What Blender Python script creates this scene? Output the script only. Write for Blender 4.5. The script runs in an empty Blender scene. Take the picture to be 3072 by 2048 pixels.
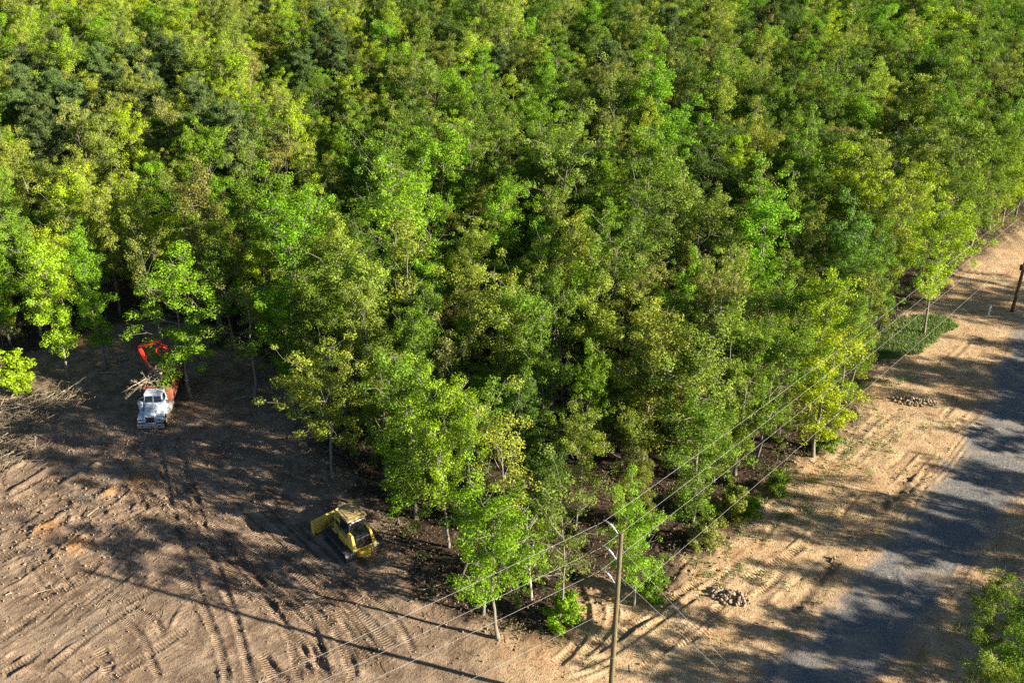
import bpy, math, random
import numpy as np
from mathutils import Vector, Matrix

random.seed(7)
RNG = np.random.default_rng(11)
SC = bpy.context.scene
COL = SC.collection
R = math.radians

# ------------------------------------------------------------------ survey of the place
CAM_H, PITCH, FPX, CX, CY = 50.0, R(29.5), 3100.0, 1536.0, 1024.0
SP, CP = math.sin(PITCH), math.cos(PITCH)

def at(px, py, h=0.0):
    """ground-plan position (at height h) of a point measured on the photograph"""
    x, y = (px - CX) / FPX, (py - CY) / FPX
    z = (CAM_H - h) / (SP + y * CP)
    return np.array([x * z, (CP - y * SP) * z, h])

def proj(p):
    x, y, z = p
    d = y * CP + (CAM_H - z) * SP
    return CX + FPX * x / d, CY + FPX * ((CAM_H - z) * CP - y * SP) / d, d

# ------------------------------------------------------------------ numpy noise
_TAB = np.random.default_rng(3).random((256, 256)).astype(np.float32)
def vnoise(x, y, s=0):
    x = np.asarray(x, np.float64) + 37.17 * s; y = np.asarray(y, np.float64) + 91.7 * s
    xi, yi = np.floor(x).astype(int), np.floor(y).astype(int)
    fx, fy = x - xi, y - yi
    fx = fx * fx * (3 - 2 * fx); fy = fy * fy * (3 - 2 * fy)
    a = _TAB[xi & 255, yi & 255]; b = _TAB[(xi + 1) & 255, yi & 255]
    c = _TAB[xi & 255, (yi + 1) & 255]; d = _TAB[(xi + 1) & 255, (yi + 1) & 255]
    return (a * (1 - fx) + b * fx) * (1 - fy) + (c * (1 - fx) + d * fx) * fy
def fbm(x, y, s=0, o=4):
    r, a, f, t = 0, 1, 1, 0
    for i in range(o):
        r = r + a * vnoise(np.asarray(x) * f, np.asarray(y) * f, s + i); t += a; a *= .5; f *= 2.03
    return r / t
def sstep(a, b, x):
    t = np.clip((np.asarray(x, float) - a) / (b - a), 0, 1); return t * t * (3 - 2 * t)

def gz(x, y):
    """lie of the land"""
    return 0.9 * (fbm(np.asarray(x) / 26, np.asarray(y) / 26, 5, 2) - .5) * sstep(8, 40, np.hypot(np.asarray(x) - 8, np.asarray(y) - 50)) 

# ------------------------------------------------------------------ materials
class NT:
    def __init__(s, mat):
        mat.use_nodes = True; s.m = mat; s.t = mat.node_tree; s.t.nodes.clear()
        s.out = s.n('ShaderNodeOutputMaterial')
    def n(s, typ, **kw):
        nd = s.t.nodes.new(typ)
        for k, v in kw.items(): setattr(nd, k, v)
        return nd
    def l(s, a, b): s.t.links.new(a, b)
    def val(s, inp, v):
        if hasattr(v, 'is_output') or isinstance(v, bpy.types.NodeSocket): s.l(v, inp)
        elif isinstance(v, (tuple, list)) and len(v) == 3 and inp.type == 'RGBA': inp.default_value = (*v, 1)
        else: inp.default_value = v
    def math(s, op, a, b=None, c=None):
        nd = s.n('ShaderNodeMath', operation=op); s.val(nd.inputs[0], a)
        if b is not None: s.val(nd.inputs[1], b)
        if c is not None: s.val(nd.inputs[2], c)
        return nd.outputs[0]
    def mix(s, f, a, b, bt='MIX'):
        nd = s.n('ShaderNodeMix', data_type='RGBA', blend_type=bt); nd.clamp_factor = True
        s.val(nd.inputs[0], f); s.val(nd.inputs[6], a); s.val(nd.inputs[7], b); return nd.outputs[2]
    def noise(s, scale, detail=4, rough=.55, vec=None, dist=0.0):
        nd = s.n('ShaderNodeTexNoise'); nd.inputs['Scale'].default_value = scale
        nd.inputs['Detail'].default_value = detail; nd.inputs['Roughness'].default_value = rough; nd.inputs['Distortion'].default_value = dist
        if vec is not None: s.l(vec, nd.inputs['Vector'])
        return nd.outputs['Fac']
    def ramp(s, f, stops):
        nd = s.n('ShaderNodeValToRGB'); e = nd.color_ramp.elements
        while len(e) < len(stops): e.new(.5)
        for i, (p, c) in enumerate(stops):
            e[i].position = p; e[i].color = (*c, 1) if not isinstance(c, (int, float)) else (c, c, c, 1)
        s.val(nd.inputs[0], f); return nd.outputs[0]
    def attr(s, name, typ='GEOMETRY'):
        nd = s.n('ShaderNodeAttribute', attribute_type=typ, attribute_name=name); return nd
    def pos(s): return s.n('ShaderNodeNewGeometry').outputs['Position']
    def obj(s): return s.n('ShaderNodeTexCoord').outputs['Object']
    def bump(s, h, strength=.5, dist=.05, nrm=None):
        nd = s.n('ShaderNodeBump'); nd.inputs['Strength'].default_value = strength; nd.inputs['Distance'].default_value = dist
        s.val(nd.inputs['Height'], h)
        if nrm is not None: s.l(nrm, nd.inputs['Normal'])
        return nd.outputs[0]
    def bsdf(s, col, rough=.7, metal=0.0, spec=.3, nrm=None):
        nd = s.n('ShaderNodeBsdfPrincipled'); s.val(nd.inputs['Base Color'], col); s.val(nd.inputs['Roughness'], rough)
        s.val(nd.inputs['Metallic'], metal); nd.inputs['Specular IOR Level'].default_value = spec
        if nrm is not None: s.l(nrm, nd.inputs['Normal'])
        return nd
    def finish(s, shader): s.l(shader, s.out.inputs['Surface']); return s.m

def new_mat(name): return bpy.data.materials.new(name)

def worn(name, col, dirt=(.16, .11, .07), amount=.35, rough=.5, metal=0.0, scale=2.5, bump=0.0):
    t = NT(new_mat(name)); o = t.obj()
    n1 = t.noise(scale, 6, .65, o); n2 = t.noise(scale * 9, 3, .6, o)
    f = t.ramp(t.math('ADD', t.math('MULTIPLY', n1, .7), t.math('MULTIPLY', n2, .3)), [(.62 - .35 * amount, 0.0), (.75 - .1 * amount, 1.0)])
    f = t.math('MULTIPLY', f, min(1, amount * 1.6))
    c = t.mix(f, col, dirt)
    c = t.mix(t.math('MULTIPLY', n2, .35), c, tuple(x * .6 for x in col))
    r = t.math('ADD', t.math('MULTIPLY', f, .4), rough)
    nr = t.bump(n2, .3, bump) if bump else None
    return t.finish(t.bsdf(c, r, metal, .4, nr).outputs[0])

M = {}
M['yellow'] = worn('machine_yellow', (.80, .53, .06), (.28, .19, .10), .5, .45)
M['roof_yellow'] = worn('dusty_roof_paint', (.50, .36, .08), (.25, .19, .13), 1.0, .6, scale=3)
M['steel'] = worn('track_steel', (.16, .15, .15), (.17, .12, .08), .5, .38, .7)
M['black'] = worn('black_paint', (.012, .013, .015), (.06, .05, .04), .3, .45)
M['dark_metal'] = worn('dark_metal', (.05, .03, .025), (.12, .06, .03), .4, .5, .5)
M['white'] = worn('white_truck_paint', (.56, .62, .68), (.34, .29, .24), .42, .38)  # white paint; base colour also carries the sky's blue reflection in shade
M['chrome'] = worn('dull_chrome', (.55, .56, .57), (.2, .17, .14), .3, .3, .9)
M['bumper'] = worn('bumper_steel', (.42, .42, .41), (.2, .16, .12), .4, .45, .6)
M['rust_red'] = worn('rusty_red_paint', (.26, .055, .03), (.32, .16, .08), .7, .65)
M['red'] = worn('bright_red_paint', (.62, .035, .018), (.25, .06, .03), .25, .4)
M['rubber'] = worn('tyre_rubber', (.02, .02, .02), (.12, .09, .065), .6, .85)
M['pvc'] = worn('white_pipe_plastic', (.78, .78, .75), (.4, .33, .25), .15, .4)
M['stake'] = worn('stake_red', (.55, .03, .04), (.3, .05, .04), .2, .7)
M['white_mark'] = worn('white_marking', (.8, .8, .82), (.4, .36, .3), .2, .5)
M['insul'] = worn('grey_insulator', (.55, .57, .58), (.3, .3, .28), .2, .35)
M['amber'] = worn('amber_lens', (.8, .33, .02), (.4, .2, .05), .1, .3)

t = NT(new_mat('machine_glass'))
M['glass'] = t.finish(t.bsdf((.012, .016, .016), .08, 0, .7).outputs[0])
t = NT(new_mat('headlight_glass'))
M['lamp'] = t.finish(t.bsdf((.30, .31, .32), .12, .3, .7).outputs[0])
t = NT(new_mat('conductor'))
M['wire'] = t.finish(t.bsdf((.34, .33, .31), .55, .2, .3).outputs[0])

def bark(name, c1, c2, sc=1.0):
    t = NT(new_mat(name)); o = t.obj()
    mp = t.n('ShaderNodeMapping'); t.l(o, mp.inputs[0]); mp.inputs['Scale'].default_value = (6 * sc, 6 * sc, .9 * sc)
    n = t.noise(2.0, 6, .7, mp.outputs[0]); n2 = t.noise(.8, 3, .5, o)
    c = t.mix(t.ramp(n, [(.35, 0.0), (.65, 1.0)]), c1, c2)
    c = t.mix(t.math('MULTIPLY', n2, .5), c, (.09, .10, .06))
    return t.finish(t.bsdf(c, .9, 0, .15, t.bump(n, .8, .03)).outputs[0])
M['bark'] = bark('pale_bark', (.12, .10, .08), (.29, .26, .21))
M['bark_pine'] = bark('pine_bark', (.10, .065, .045), (.22, .15, .10))
M['bark_dead'] = bark('dead_wood', (.26, .23, .20), (.52, .48, .42))
M['slash'] = bark('dry_slash', (.13, .095, .06), (.40, .32, .22), 2)
M['cutwood'] = bark('cut_branches', (.27, .20, .13), (.62, .52, .38), 2)
M['pole'] = bark('weathered_pole_wood', (.10, .078, .036), (.21, .165, .085), 1.0)
M['pole_brown'] = bark('brown_pole_wood', (.085, .045, .022), (.17, .095, .05), 1.0)

def leafmat(name, needles=False):
    t = NT(new_mat(name))
    tint = t.attr('tint', 'INSTANCER').outputs['Color']
    lv = t.attr('lv').outputs['Fac']; lh = t.attr('lh').outputs['Fac']
    c = t.mix(t.math('MULTIPLY', lh, .55), tint, t.mix(1.0, tint, (1.12, 1.04, .9) if not needles else (1.2, 1.1, .9), 'MULTIPLY'))
    v = t.n('ShaderNodeVectorMath', operation='SCALE'); t.l(c, v.inputs[0]); t.l(lv, v.inputs['Scale'])
    b = t.bsdf(v.outputs[0], .6, 0, .14)
    tr = t.n('ShaderNodeBsdfTranslucent')
    t.l(t.mix(1.0, v.outputs[0], (1.25, 1.3, .6), 'MULTIPLY'), tr.inputs['Color'])
    mx = t.n('ShaderNodeMixShader'); mx.inputs[0].default_value = .12 if needles else .30
    t.l(b.outputs[0], mx.inputs[1]); t.l(tr.outputs[0], mx.inputs[2])
    return t.finish(mx.outputs[0])
M['leaf'] = leafmat('leaves'); M['needle'] = leafmat('pine_needles', True)

def plainleaf(name, cols):
    t = NT(new_mat(name)); lv = t.attr('lv').outputs['Fac']
    c = t.ramp(lv, [(i / (len(cols) - 1), k) for i, k in enumerate(cols)])
    b = t.bsdf(c, .7, 0, .2); tr = t.n('ShaderNodeBsdfTranslucent'); t.l(c, tr.inputs[0])
    mx = t.n('ShaderNodeMixShader'); mx.inputs[0].default_value = .25
    t.l(b.outputs[0], mx.inputs[1]); t.l(tr.outputs[0], mx.inputs[2]); return t.finish(mx.outputs[0])
M['under'] = plainleaf('undergrowth_leaves', [(.16, .11, .07), (.20, .15, .10), (.05, .10, .02), (.08, .16, .03)])
M['grass'] = plainleaf('grass_blades', [(.09, .19, .035), (.13, .25, .05), (.19, .26, .07), (.36, .32, .15)])
M['brush'] = plainleaf('cut_brush', [(.22, .15, .09), (.40, .32, .20), (.55, .46, .31), (.33, .33, .16)])

t = NT(new_mat('rock')); o = t.obj(); n = t.noise(3, 5, .6, o)
M['rock'] = t.finish(t.bsdf(t.mix(n, (.13, .095, .065), (.42, .33, .23)), .9, 0, .2, t.bump(n, .6, .05)).outputs[0])

# ------------------------------------------------------------------ mesh helpers
class MB:
    def __init__(s): s.v = []; s.f = []; s.m = []
    def add(s, vs, fs, mi=0):
        o = len(s.v); s.v += [tuple(map(float, p)) for p in vs]
        s.f += [tuple(i + o for i in f) for f in fs]; s.m += [mi] * len(fs); return s
    def box(s, c, d, rz=0, rx=0, mi=0, taper=None):
        hx, hy, hz = d[0] / 2, d[1] / 2, d[2] / 2
        mt = Matrix.Rotation(rz, 3, 'Z') @ Matrix.Rotation(rx, 3, 'X'); vs = []
        for z in (-1, 1):
            for y in (-1, 1):
                for x in (-1, 1):
                    k = taper if (taper and z > 0) else (1, 1)
                    vs.append(mt @ Vector((x * hx * k[0], y * hy * k[1], z * hz)) + Vector(c))
        return s.add(vs, [(0, 2, 3, 1), (4, 5, 7, 6), (0, 1, 5, 4), (2, 6, 7, 3), (0, 4, 6, 2), (1, 3, 7, 5)], mi)
    def hexa(s, b, t_, mi=0):
        return s.add(list(b) + list(t_), [(3, 2, 1, 0), (4, 5, 6, 7), (0, 1, 5, 4), (1, 2, 6, 5), (2, 3, 7, 6), (3, 0, 4, 7)], mi)
    def tube(s, pts, rad, n=8, mi=0, cap=True):
        pts = [Vector(p) for p in pts]
        if isinstance(rad, (int, float)): rad = [rad] * len(pts)
        vs, fs = [], []; u = None
        for i, p in enumerate(pts):
            d = (pts[min(i + 1, len(pts) - 1)] - pts[max(i - 1, 0)])
            d = d.normalized() if d.length > 1e-9 else Vector((0, 0, 1))
            if u is None: u = d.orthogonal().normalized()
            u = (u - d * u.dot(d)); u = u.normalized() if u.length > 1e-6 else d.orthogonal().normalized()
            w = d.cross(u)
            for k in range(n):
                a = 2 * math.pi * k / n; vs.append(p + (u * math.cos(a) + w * math.sin(a)) * rad[i])
        for i in range(len(pts) - 1):
            for k in range(n):
                a, b = i * n + k, i * n + (k + 1) % n; fs.append((a, b, b + n, a + n))
        if cap:
            fs.append(tuple(range(n - 1, -1, -1))); fs.append(tuple(range((len(pts) - 1) * n, len(pts) * n)))
        return s.add(vs, fs, mi)
    def prism(s, poly, x0, x1, axis=0, mi=0):
        n = len(poly); vs = []
        for x in (x0, x1):
            for a, b in poly: vs.append((x, a, b) if axis == 0 else ((a, x, b) if axis == 1 else (a, b, x)))
        fs = [tuple(range(n - 1, -1, -1)), tuple(range(n, 2 * n))] + [(i, (i + 1) % n, n + (i + 1) % n, n + i) for i in range(n)]
        return s.add(vs, fs, mi)
    def build(s, name, mat, parent=None, bevel=0.0, smooth=False, attrs=None):
        me = bpy.data.meshes.new(name); me.from_pydata(s.v, [], s.f); me.update()
        mats = mat if isinstance(mat, (list, tuple)) else [mat]
        for k in mats: me.materials.append(k)
        if len(mats) > 1: me.polygons.foreach_set('material_index', s.m)
        if smooth: me.polygons.foreach_set('use_smooth', [True] * len(me.polygons))
        import bmesh
        bm = bmesh.new(); bm.from_mesh(me); bmesh.ops.recalc_face_normals(bm, faces=bm.faces); bm.to_mesh(me); bm.free()
        o = bpy.data.objects.new(name, me); COL.objects.link(o)
        if parent is not None: o.parent = parent
        if bevel:
            md = o.modifiers.new('edges', 'BEVEL'); md.width = bevel; md.segments = 2; md.limit_method = 'ANGLE'; md.angle_limit = R(35)
        return o

def tag(o, label=None, cat=None, group=None, kind=None):
    if label: o['label'] = label
    if cat: o['category'] = cat
    if group: o['group'] = group
    if kind: o['kind'] = kind
    return o
def thing(name, label, cat, loc, rz=0.0, group=None):
    o = bpy.data.objects.new(name, None); COL.objects.link(o); o.empty_display_size = .3
    o.location = loc; o.rotation_euler = (0, 0, rz); return tag(o, label, cat, group)

def np_mesh(name, V, F, mats, attrs=None, face_mat=None, smooth=None):
    me = bpy.data.meshes.new(name)
    nf, k = F.shape
    me.vertices.add(len(V)); me.vertices.foreach_set('co', np.ascontiguousarray(V, np.float32).ravel())
    me.loops.add(nf * k); me.loops.foreach_set('vertex_index', np.ascontiguousarray(F, np.int32).ravel())
    me.polygons.add(nf); me.polygons.foreach_set('loop_start', np.arange(0, nf * k, k, dtype=np.int32))
    for m in mats: me.materials.append(m)
    if face_mat is not None: me.polygons.foreach_set('material_index', np.ascontiguousarray(face_mat, np.int32))
    me.update(calc_edges=True)
    if smooth is not None: me.polygons.foreach_set('use_smooth', np.ascontiguousarray(smooth, bool))
    else: me.polygons.foreach_set('use_smooth', np.zeros(nf, bool))
    for nm, (dom, arr) in (attrs or {}).items():
        a = me.attributes.new(nm, 'FLOAT', dom); a.data.foreach_set('value', np.ascontiguousarray(arr, np.float32))
    return me

# ------------------------------------------------------------------ tubes as numpy quads (trees, sticks)
def ntube(pts, rad, n=6):
    pts = np.asarray(pts, float); m = len(pts); rad = np.asarray(rad, float) * np.ones(m)
    d = np.gradient(pts, axis=0); d /= np.linalg.norm(d, axis=1, keepdims=True) + 1e-9
    ref = np.where(np.abs(d[:, 2:3]) > .9, np.array([[1., 0, 0]]), np.array([[0, 0, 1.]]))
    ref = np.broadcast_to(ref[0], d.shape)
    u = np.cross(d, ref); u /= np.linalg.norm(u, axis=1, keepdims=True) + 1e-9
    w = np.cross(d, u); a = np.arange(n) * 2 * np.pi / n
    V = pts[:, None, :] + (u[:, None, :] * np.cos(a)[None, :, None] + w[:, None, :] * np.sin(a)[None, :, None]) * rad[:, None, None]
    i = np.arange(m - 1)[:, None] * n; k = np.arange(n)[None, :]; k2 = (k + 1) % n
    F = np.stack([i + k, i + k2, i + n + k2, i + n + k], -1).reshape(-1, 4)
    return V.reshape(-1, 3), F
def cat(parts):
    V, F, o = [], [], 0
    for v, f in parts: V.append(v); F.append(f + o); o += len(v)
    return np.concatenate(V), np.concatenate(F)

def leaf_quads(c, nrm, size, rng, aspect=.62):
    n = len(c); r = rng.normal(size=(n, 3)); u = np.cross(nrm, r); u /= np.linalg.norm(u, axis=1, keepdims=True) + 1e-9
    w = np.cross(nrm, u); L = size[:, None]
    V = np.stack([c - u * L * .5, c + w * L * .5 * aspect + u * L * .08, c + u * L * .5, c - w * L * .5 * aspect + u * L * .08], 1)
    V[:, 2] += nrm * L * rng.uniform(-.12, .12, (n, 1))
    return V.reshape(-1, 3), np.arange(n * 4).reshape(-1, 4)

# ------------------------------------------------------------------ tree shapes (unit tree is 12 m tall)
def gen_tree(seed, Rc=2.6, base=.33, nl=15, per=8, leafn=175, shape=.7, top=.1, r0=.125, leaf=.146, sparse=.10, lean=.5, clump=(.34, .68), upang=(20, 60), forks=1):
    g = np.random.default_rng(seed); H = 12.0
    wood, cl = [], []
    for fk in range(forks):
        az0 = g.uniform(0, 6.28) + fk * 2.6
        tz = np.linspace(0, 1, 9)
        off = np.cumsum(g.normal(0, .07, (9, 2)), 0) * (1 if forks == 1 else 1.2)
        ln = lean * g.uniform(.2, 1) if forks == 1 else 1.5
        tr = np.stack([off[:, 0] + ln * np.cos(az0) * tz ** 1.3, off[:, 1] + ln * np.sin(az0) * tz ** 1.3, tz * H * .93], 1)
        tr[0, :2] = 0
        rr = r0 * (1 - .86 * tz) * (1 if forks == 1 else .75); rr[0] *= 1.35
        wood.append(ntube(tr, rr, 7))
        def tp(t): return np.array([np.interp(t * H, tr[:, 2], tr[:, i]) for i in range(2)] + [t * H])
        phi = g.uniform(0, 6.28); n_l = nl if forks == 1 else int(nl * .65)
        for i in range(n_l):
            t = base * .82 + (.93 - base * .82) * ((i + .5 + g.uniform(-.4, .4)) / n_l)
            s = np.clip((t - base) / (1 - base), 0, 1)
            env = Rc * max(.22, math.sin(math.pi * (top + (.93 - top) * s)) ** shape) * g.uniform(.68, 1.15)
            phi += 2.4 + g.normal(0, .45)
            up = R(g.uniform(*upang)) * (0.7 + .6 * s)
            dr = np.array([math.cos(phi) * math.cos(up), math.sin(phi) * math.cos(up), math.sin(up)])
            p0 = tp(min(.92, t)); L = env / max(.45, math.cos(up))
            q = np.linspace(0, 1, 6)[:, None]
            limb = p0 + dr * L * q + np.array([0, 0, .10 * L]) * q ** 2 + np.cumsum(g.normal(0, .045 * L, (6, 3)), 0) * q
            rl = r0 * .42 * (1 - .62 * t) * (1 - .82 * q[:, 0])
            wood.append(ntube(limb, np.maximum(rl, .012), 5))
            for j in range(per):
                f = g.uniform(.35, 1.05); b = limb[min(5, int(f * 5))]
                c = b + g.normal(0, .5, 3) * np.array([1, 1, .75]) * (.5 + .5 * Rc / 2.6)
                if g.random() < sparse: continue
                cl.append((c, g.uniform(*clump)))
                wood.append(ntube(np.stack([b, (b + c) / 2 + g.normal(0, .08, 3), c]), [.022, .016, .009], 4))
        for j in range(5):
            cl.append((tp(.93) + g.normal(0, .42, 3) + np.array([0, 0, .25]), g.uniform(*clump) * .9))
    C, N, S, LV, LH = [], [], [], [], []
    for c, rc in cl:
        n = int(leafn * (rc / .7) ** 2 * g.uniform(.75, 1.25))
        d = g.normal(size=(n, 3)); d /= np.linalg.norm(d, axis=1, keepdims=True)
        p = c + d * (rc * g.random((n, 1)) ** .36) * np.array([1, 1, .78])
        nn = .85 * d + np.array([0, 0, .2]) + g.normal(0, .4, (n, 3)); nn /= np.linalg.norm(nn, axis=1, keepdims=True)
        C.append(p); N.append(nn); S.append(leaf * g.uniform(.7, 1.35, n))
        LV.append(np.full(n, g.uniform(.82, 1.15)) * g.uniform(.72, 1.25, n)); LH.append(np.clip(g.normal(g.uniform(.1, .6), .25, n), 0, 1))
    lv, lf = leaf_quads(np.concatenate(C), np.concatenate(N), np.concatenate(S), g)
    return cat(wood), (lv, lf), np.repeat(np.concatenate(LV), 4), np.repeat(np.concatenate(LH), 4)

def gen_pine(seed, r0=.17):
    g = np.random.default_rng(seed); H = 12.0; wood, C, N, S, LV = [], [], [], [], []
    tz = np.linspace(0, 1, 8); tr = np.stack([np.cumsum(g.normal(0, .04, 8)), np.cumsum(g.normal(0, .04, 8)), tz * H], 1)
    wood.append(ntube(tr, r0 * (1 - .88 * tz), 7)); phi = 0
    for i in range(34):
        t = .36 + .62 * (i + g.random()) / 34; s = (t - .36) / .64
        env = 2.5 * (math.sin(math.pi * (.22 + .74 * s)) ** .8) * g.uniform(.6, 1.15); phi += 2.4 + g.normal(0, .4)
        up = R(g.uniform(-5, 35)); dr = np.array([math.cos(phi) * math.cos(up), math.sin(phi) * math.cos(up), math.sin(up)])
        q = np.linspace(0, 1, 5)[:, None]; limb = tr[min(7, int(t * 7))] * np.array([1, 1, 0]) + np.array([0, 0, t * H]) + dr * env * q + np.array([0, 0, .25]) * q ** 2
        wood.append(ntube(limb, .04 * (1 - .8 * q[:, 0]) + .008, 4))
        for j in range(5):
            c = limb[g.integers(1, 5)] + g.normal(0, .28, 3); rc = g.uniform(.35, .6); n = int(150 * rc / .5)
            d = g.normal(size=(n, 3)); d /= np.linalg.norm(d, axis=1, keepdims=True)
            C.append(c + d * rc * g.random((n, 1)) ** .5 * np.array([1, 1, .6])); nn = d + g.normal(0, .8, (n, 3)); N.append(nn / np.linalg.norm(nn, axis=1, keepdims=True))
            S.append(.2 * g.uniform(.8, 1.3, n)); LV.append(np.full(n, g.uniform(.75, 1.2)) * g.uniform(.7, 1.3, n))
    lv, lf = leaf_quads(np.concatenate(C), np.concatenate(N), np.concatenate(S), g, .28)
    L = np.repeat(np.concatenate(LV), 4)
    return cat(wood), (lv, lf), L, L * 0 + .2

def gen_bare(seed, nl=16):
    g = np.random.default_rng(seed); wood = []; H = 10.0; tz = np.linspace(0, 1, 8)
    tr = np.stack([np.cumsum(g.normal(0, .08, 8)), np.cumsum(g.normal(0, .08, 8)), tz * H], 1); wood.append(ntube(tr, .14 * (1 - .85 * tz), 7))
    for i in range(nl):
        t = .25 + .7 * i / nl; phi = i * 2.4 + g.normal(0, .4); up = R(g.uniform(10, 55)); L = 2.6 * (1.1 - t) + .6
        def br(p0, dr, L, r, dep):
            q = np.linspace(0, 1, 5)[:, None]; l = p0 + dr * L * q + np.cumsum(g.normal(0, .06 * L, (5, 3)), 0) * q
            wood.append(ntube(l, r * (1 - .8 * q[:, 0]) + .006, 5))
            if dep:
                for _ in range(3):
                    d2 = dr + g.normal(0, .5, 3); br(l[g.integers(1, 5)], d2 / np.linalg.norm(d2), L * .5, r * .5, dep - 1)
        br(np.array([tr[min(7, int(t * 7)), 0], tr[min(7, int(t * 7)), 1], t * H]), np.array([math.cos(phi) * math.cos(up), math.sin(phi) * math.cos(up), math.sin(up)]), L, .05, 2)
    return cat(wood)

SPEC = {  # crown habits
 'round': [dict(Rc=2.9, base=.36, nl=17, per=8, shape=.6, top=.2), dict(Rc=2.7, base=.32, nl=18, per=8, shape=.65, top=.16, lean=.8), dict(Rc=3.1, base=.4, nl=16, per=9, shape=.55, top=.25)],
 'tall': [dict(Rc=2.1, base=.26, nl=20, per=7, shape=.75, top=.12), dict(Rc=2.0, base=.3, nl=20, per=7, shape=.8, top=.12), dict(Rc=2.3, base=.24, nl=20, per=7, shape=.7, top=.14, lean=.9)],
 'narrow': [dict(Rc=1.6, base=.22, nl=19, per=6, shape=.8, top=.12, clump=(.36, .62)), dict(Rc=1.65, base=.3, nl=18, per=6, shape=.85, top=.15, clump=(.36, .62))],
 'open': [dict(Rc=2.9, base=.4, nl=13, per=6, sparse=.42, shape=.6, top=.22, leafn=115, clump=(.42, .75)), dict(Rc=2.5, base=.35, nl=14, per=6, sparse=.38, shape=.7, top=.18, leafn=115, clump=(.42, .75))],
 'forked': [dict(Rc=2.3, base=.34, nl=14, per=6, shape=.65, top=.16, forks=2), dict(Rc=2.2, base=.4, nl=13, per=6, shape=.65, top=.18, forks=2), dict(Rc=3.0, base=.26, nl=17, per=6, shape=.55, top=.22, forks=2, sparse=.2)],
 'sapling': [dict(Rc=2.3, base=.18, nl=11, per=4, shape=.7, top=.15, r0=.075, leafn=38, sparse=.2, clump=(.45, .8), leaf=.32), dict(Rc=1.9, base=.22, nl=10, per=4, shape=.7, top=.15, r0=.07, leafn=36, sparse=.25, clump=(.45, .8), leaf=.32)],
 'bush': [dict(Rc=5.2, base=.06, nl=13, per=5, shape=.5, top=.35, r0=.14, leafn=15, sparse=.15, clump=(1.0, 2.3), leaf=.75, forks=1, upang=(15, 50))],
}
VAR = {}
sd = 100
for kind, lst in SPEC.items():
    VAR[kind] = []
    for kw in lst:
        sd += 7
        (wv, wf), (lv, lf), a, b = gen_tree(sd, **kw)
        VAR[kind].append((np_mesh('trunk', wv, wf, [M['bark']], smooth=np.ones(len(wf), bool)),
                          np_mesh('crown', lv, lf, [M['leaf']], {'lv': ('POINT', a), 'lh': ('POINT', b)})))
VAR['pine'] = []
for s in (5, 9, 14):
    (wv, wf), (lv, lf), a, b = gen_pine(s)
    VAR['pine'].append((np_mesh('trunk', wv, wf, [M['bark_pine']], smooth=np.ones(len(wf), bool)),
                        np_mesh('crown', lv, lf, [M['needle']], {'lv': ('POINT', a), 'lh': ('POINT', b)})))
VAR['bare'] = []
for s in (3, 8):
    wv, wf = gen_bare(s); VAR['bare'].append((np_mesh('bare_tree', wv, wf, [M['bark_dead']], smooth=np.ones(len(wf), bool)), None))

TINT = {'lime': (.245, .345, .014), 'bright green': (.150, .282, .012), 'green': (.124, .205, .016), 'dark green': (.076, .132, .016),
        'olive': (.178, .232, .032), 'yellow-olive': (.240, .300, .034), 'brownish-olive': (.212, .228, .050), 'blue-green': (.112, .235, .040), 'pine': (.085, .135, .034)}

# ------------------------------------------------------------------ plan of the site
def plan(pts): return np.array([at(*p)[:2] for p in pts])
EDGE_PX = [(-420, 1085), (-100, 1075), (60, 1062), (190, 1012), (330, 965), (480, 940), (570, 960), (650, 1020), (740, 1050), (840, 1075), (905, 1150),
           (950, 1290), (1000, 1400), (1080, 1455), (1160, 1560), (1235, 1650), (1300, 1770), (1430, 1850), (1560, 1895), (1680, 1890), (1712, 1800), (1740, 1715),
           (1880, 1735), (1985, 1745), (2095, 1640), (2200, 1545), (2310, 1440), (2480, 1325), (2560, 1215), (2640, 1070), (2705, 940), (2800, 862),
           (2920, 775), (3050, 690), (3300, 560), (3700, 420)]
EDGE = plan(EDGE_PX)
FOREST = np.concatenate([EDGE, [[190, 330], [-190, 330], [-190, EDGE[0, 1]]]])

def seg_dist(P, A, B):
    d = B - A; L = max(1e-9, float(d @ d)); tt = np.clip(((P - A) @ d) / L, 0, 1)
    return np.linalg.norm(P - (A + tt[:, None] * d), axis=1), tt
def poly_sdf(P, poly):
    """negative inside"""
    D = np.full(len(P), 1e9); ins = np.zeros(len(P), bool); n = len(poly)
    for i in range(n):
        a, b = poly[i], poly[(i + 1) % n]; D = np.minimum(D, seg_dist(P, a, b)[0])
        c = ((a[1] > P[:, 1]) != (b[1] > P[:, 1])) & (P[:, 0] < (b[0] - a[0]) * (P[:, 1] - a[1]) / (b[1] - a[1] + 1e-12) + a[0]); ins ^= c
    return np.where(ins, -D, D)
def smooth_path(pts, step=.35):
    P = np.asarray(pts, float); P = np.concatenate([[2 * P[0] - P[1]], P, [2 * P[-1] - P[-2]]]); out = []
    for i in range(1, len(P) - 2):
        n = max(2, int(np.linalg.norm(P[i + 1] - P[i]) / step)); tt = np.linspace(0, 1, n, endpoint=False)[:, None]
        a, b, c, d = P[i - 1], P[i], P[i + 1], P[i + 2]
        out.append(.5 * (2 * b + (c - a) * tt + (2 * a - 5 * b + 4 * c - d) * tt ** 2 + (3 * b - a - 3 * c + d) * tt ** 3))
    return np.concatenate(out + [P[-2:-1]])

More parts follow.
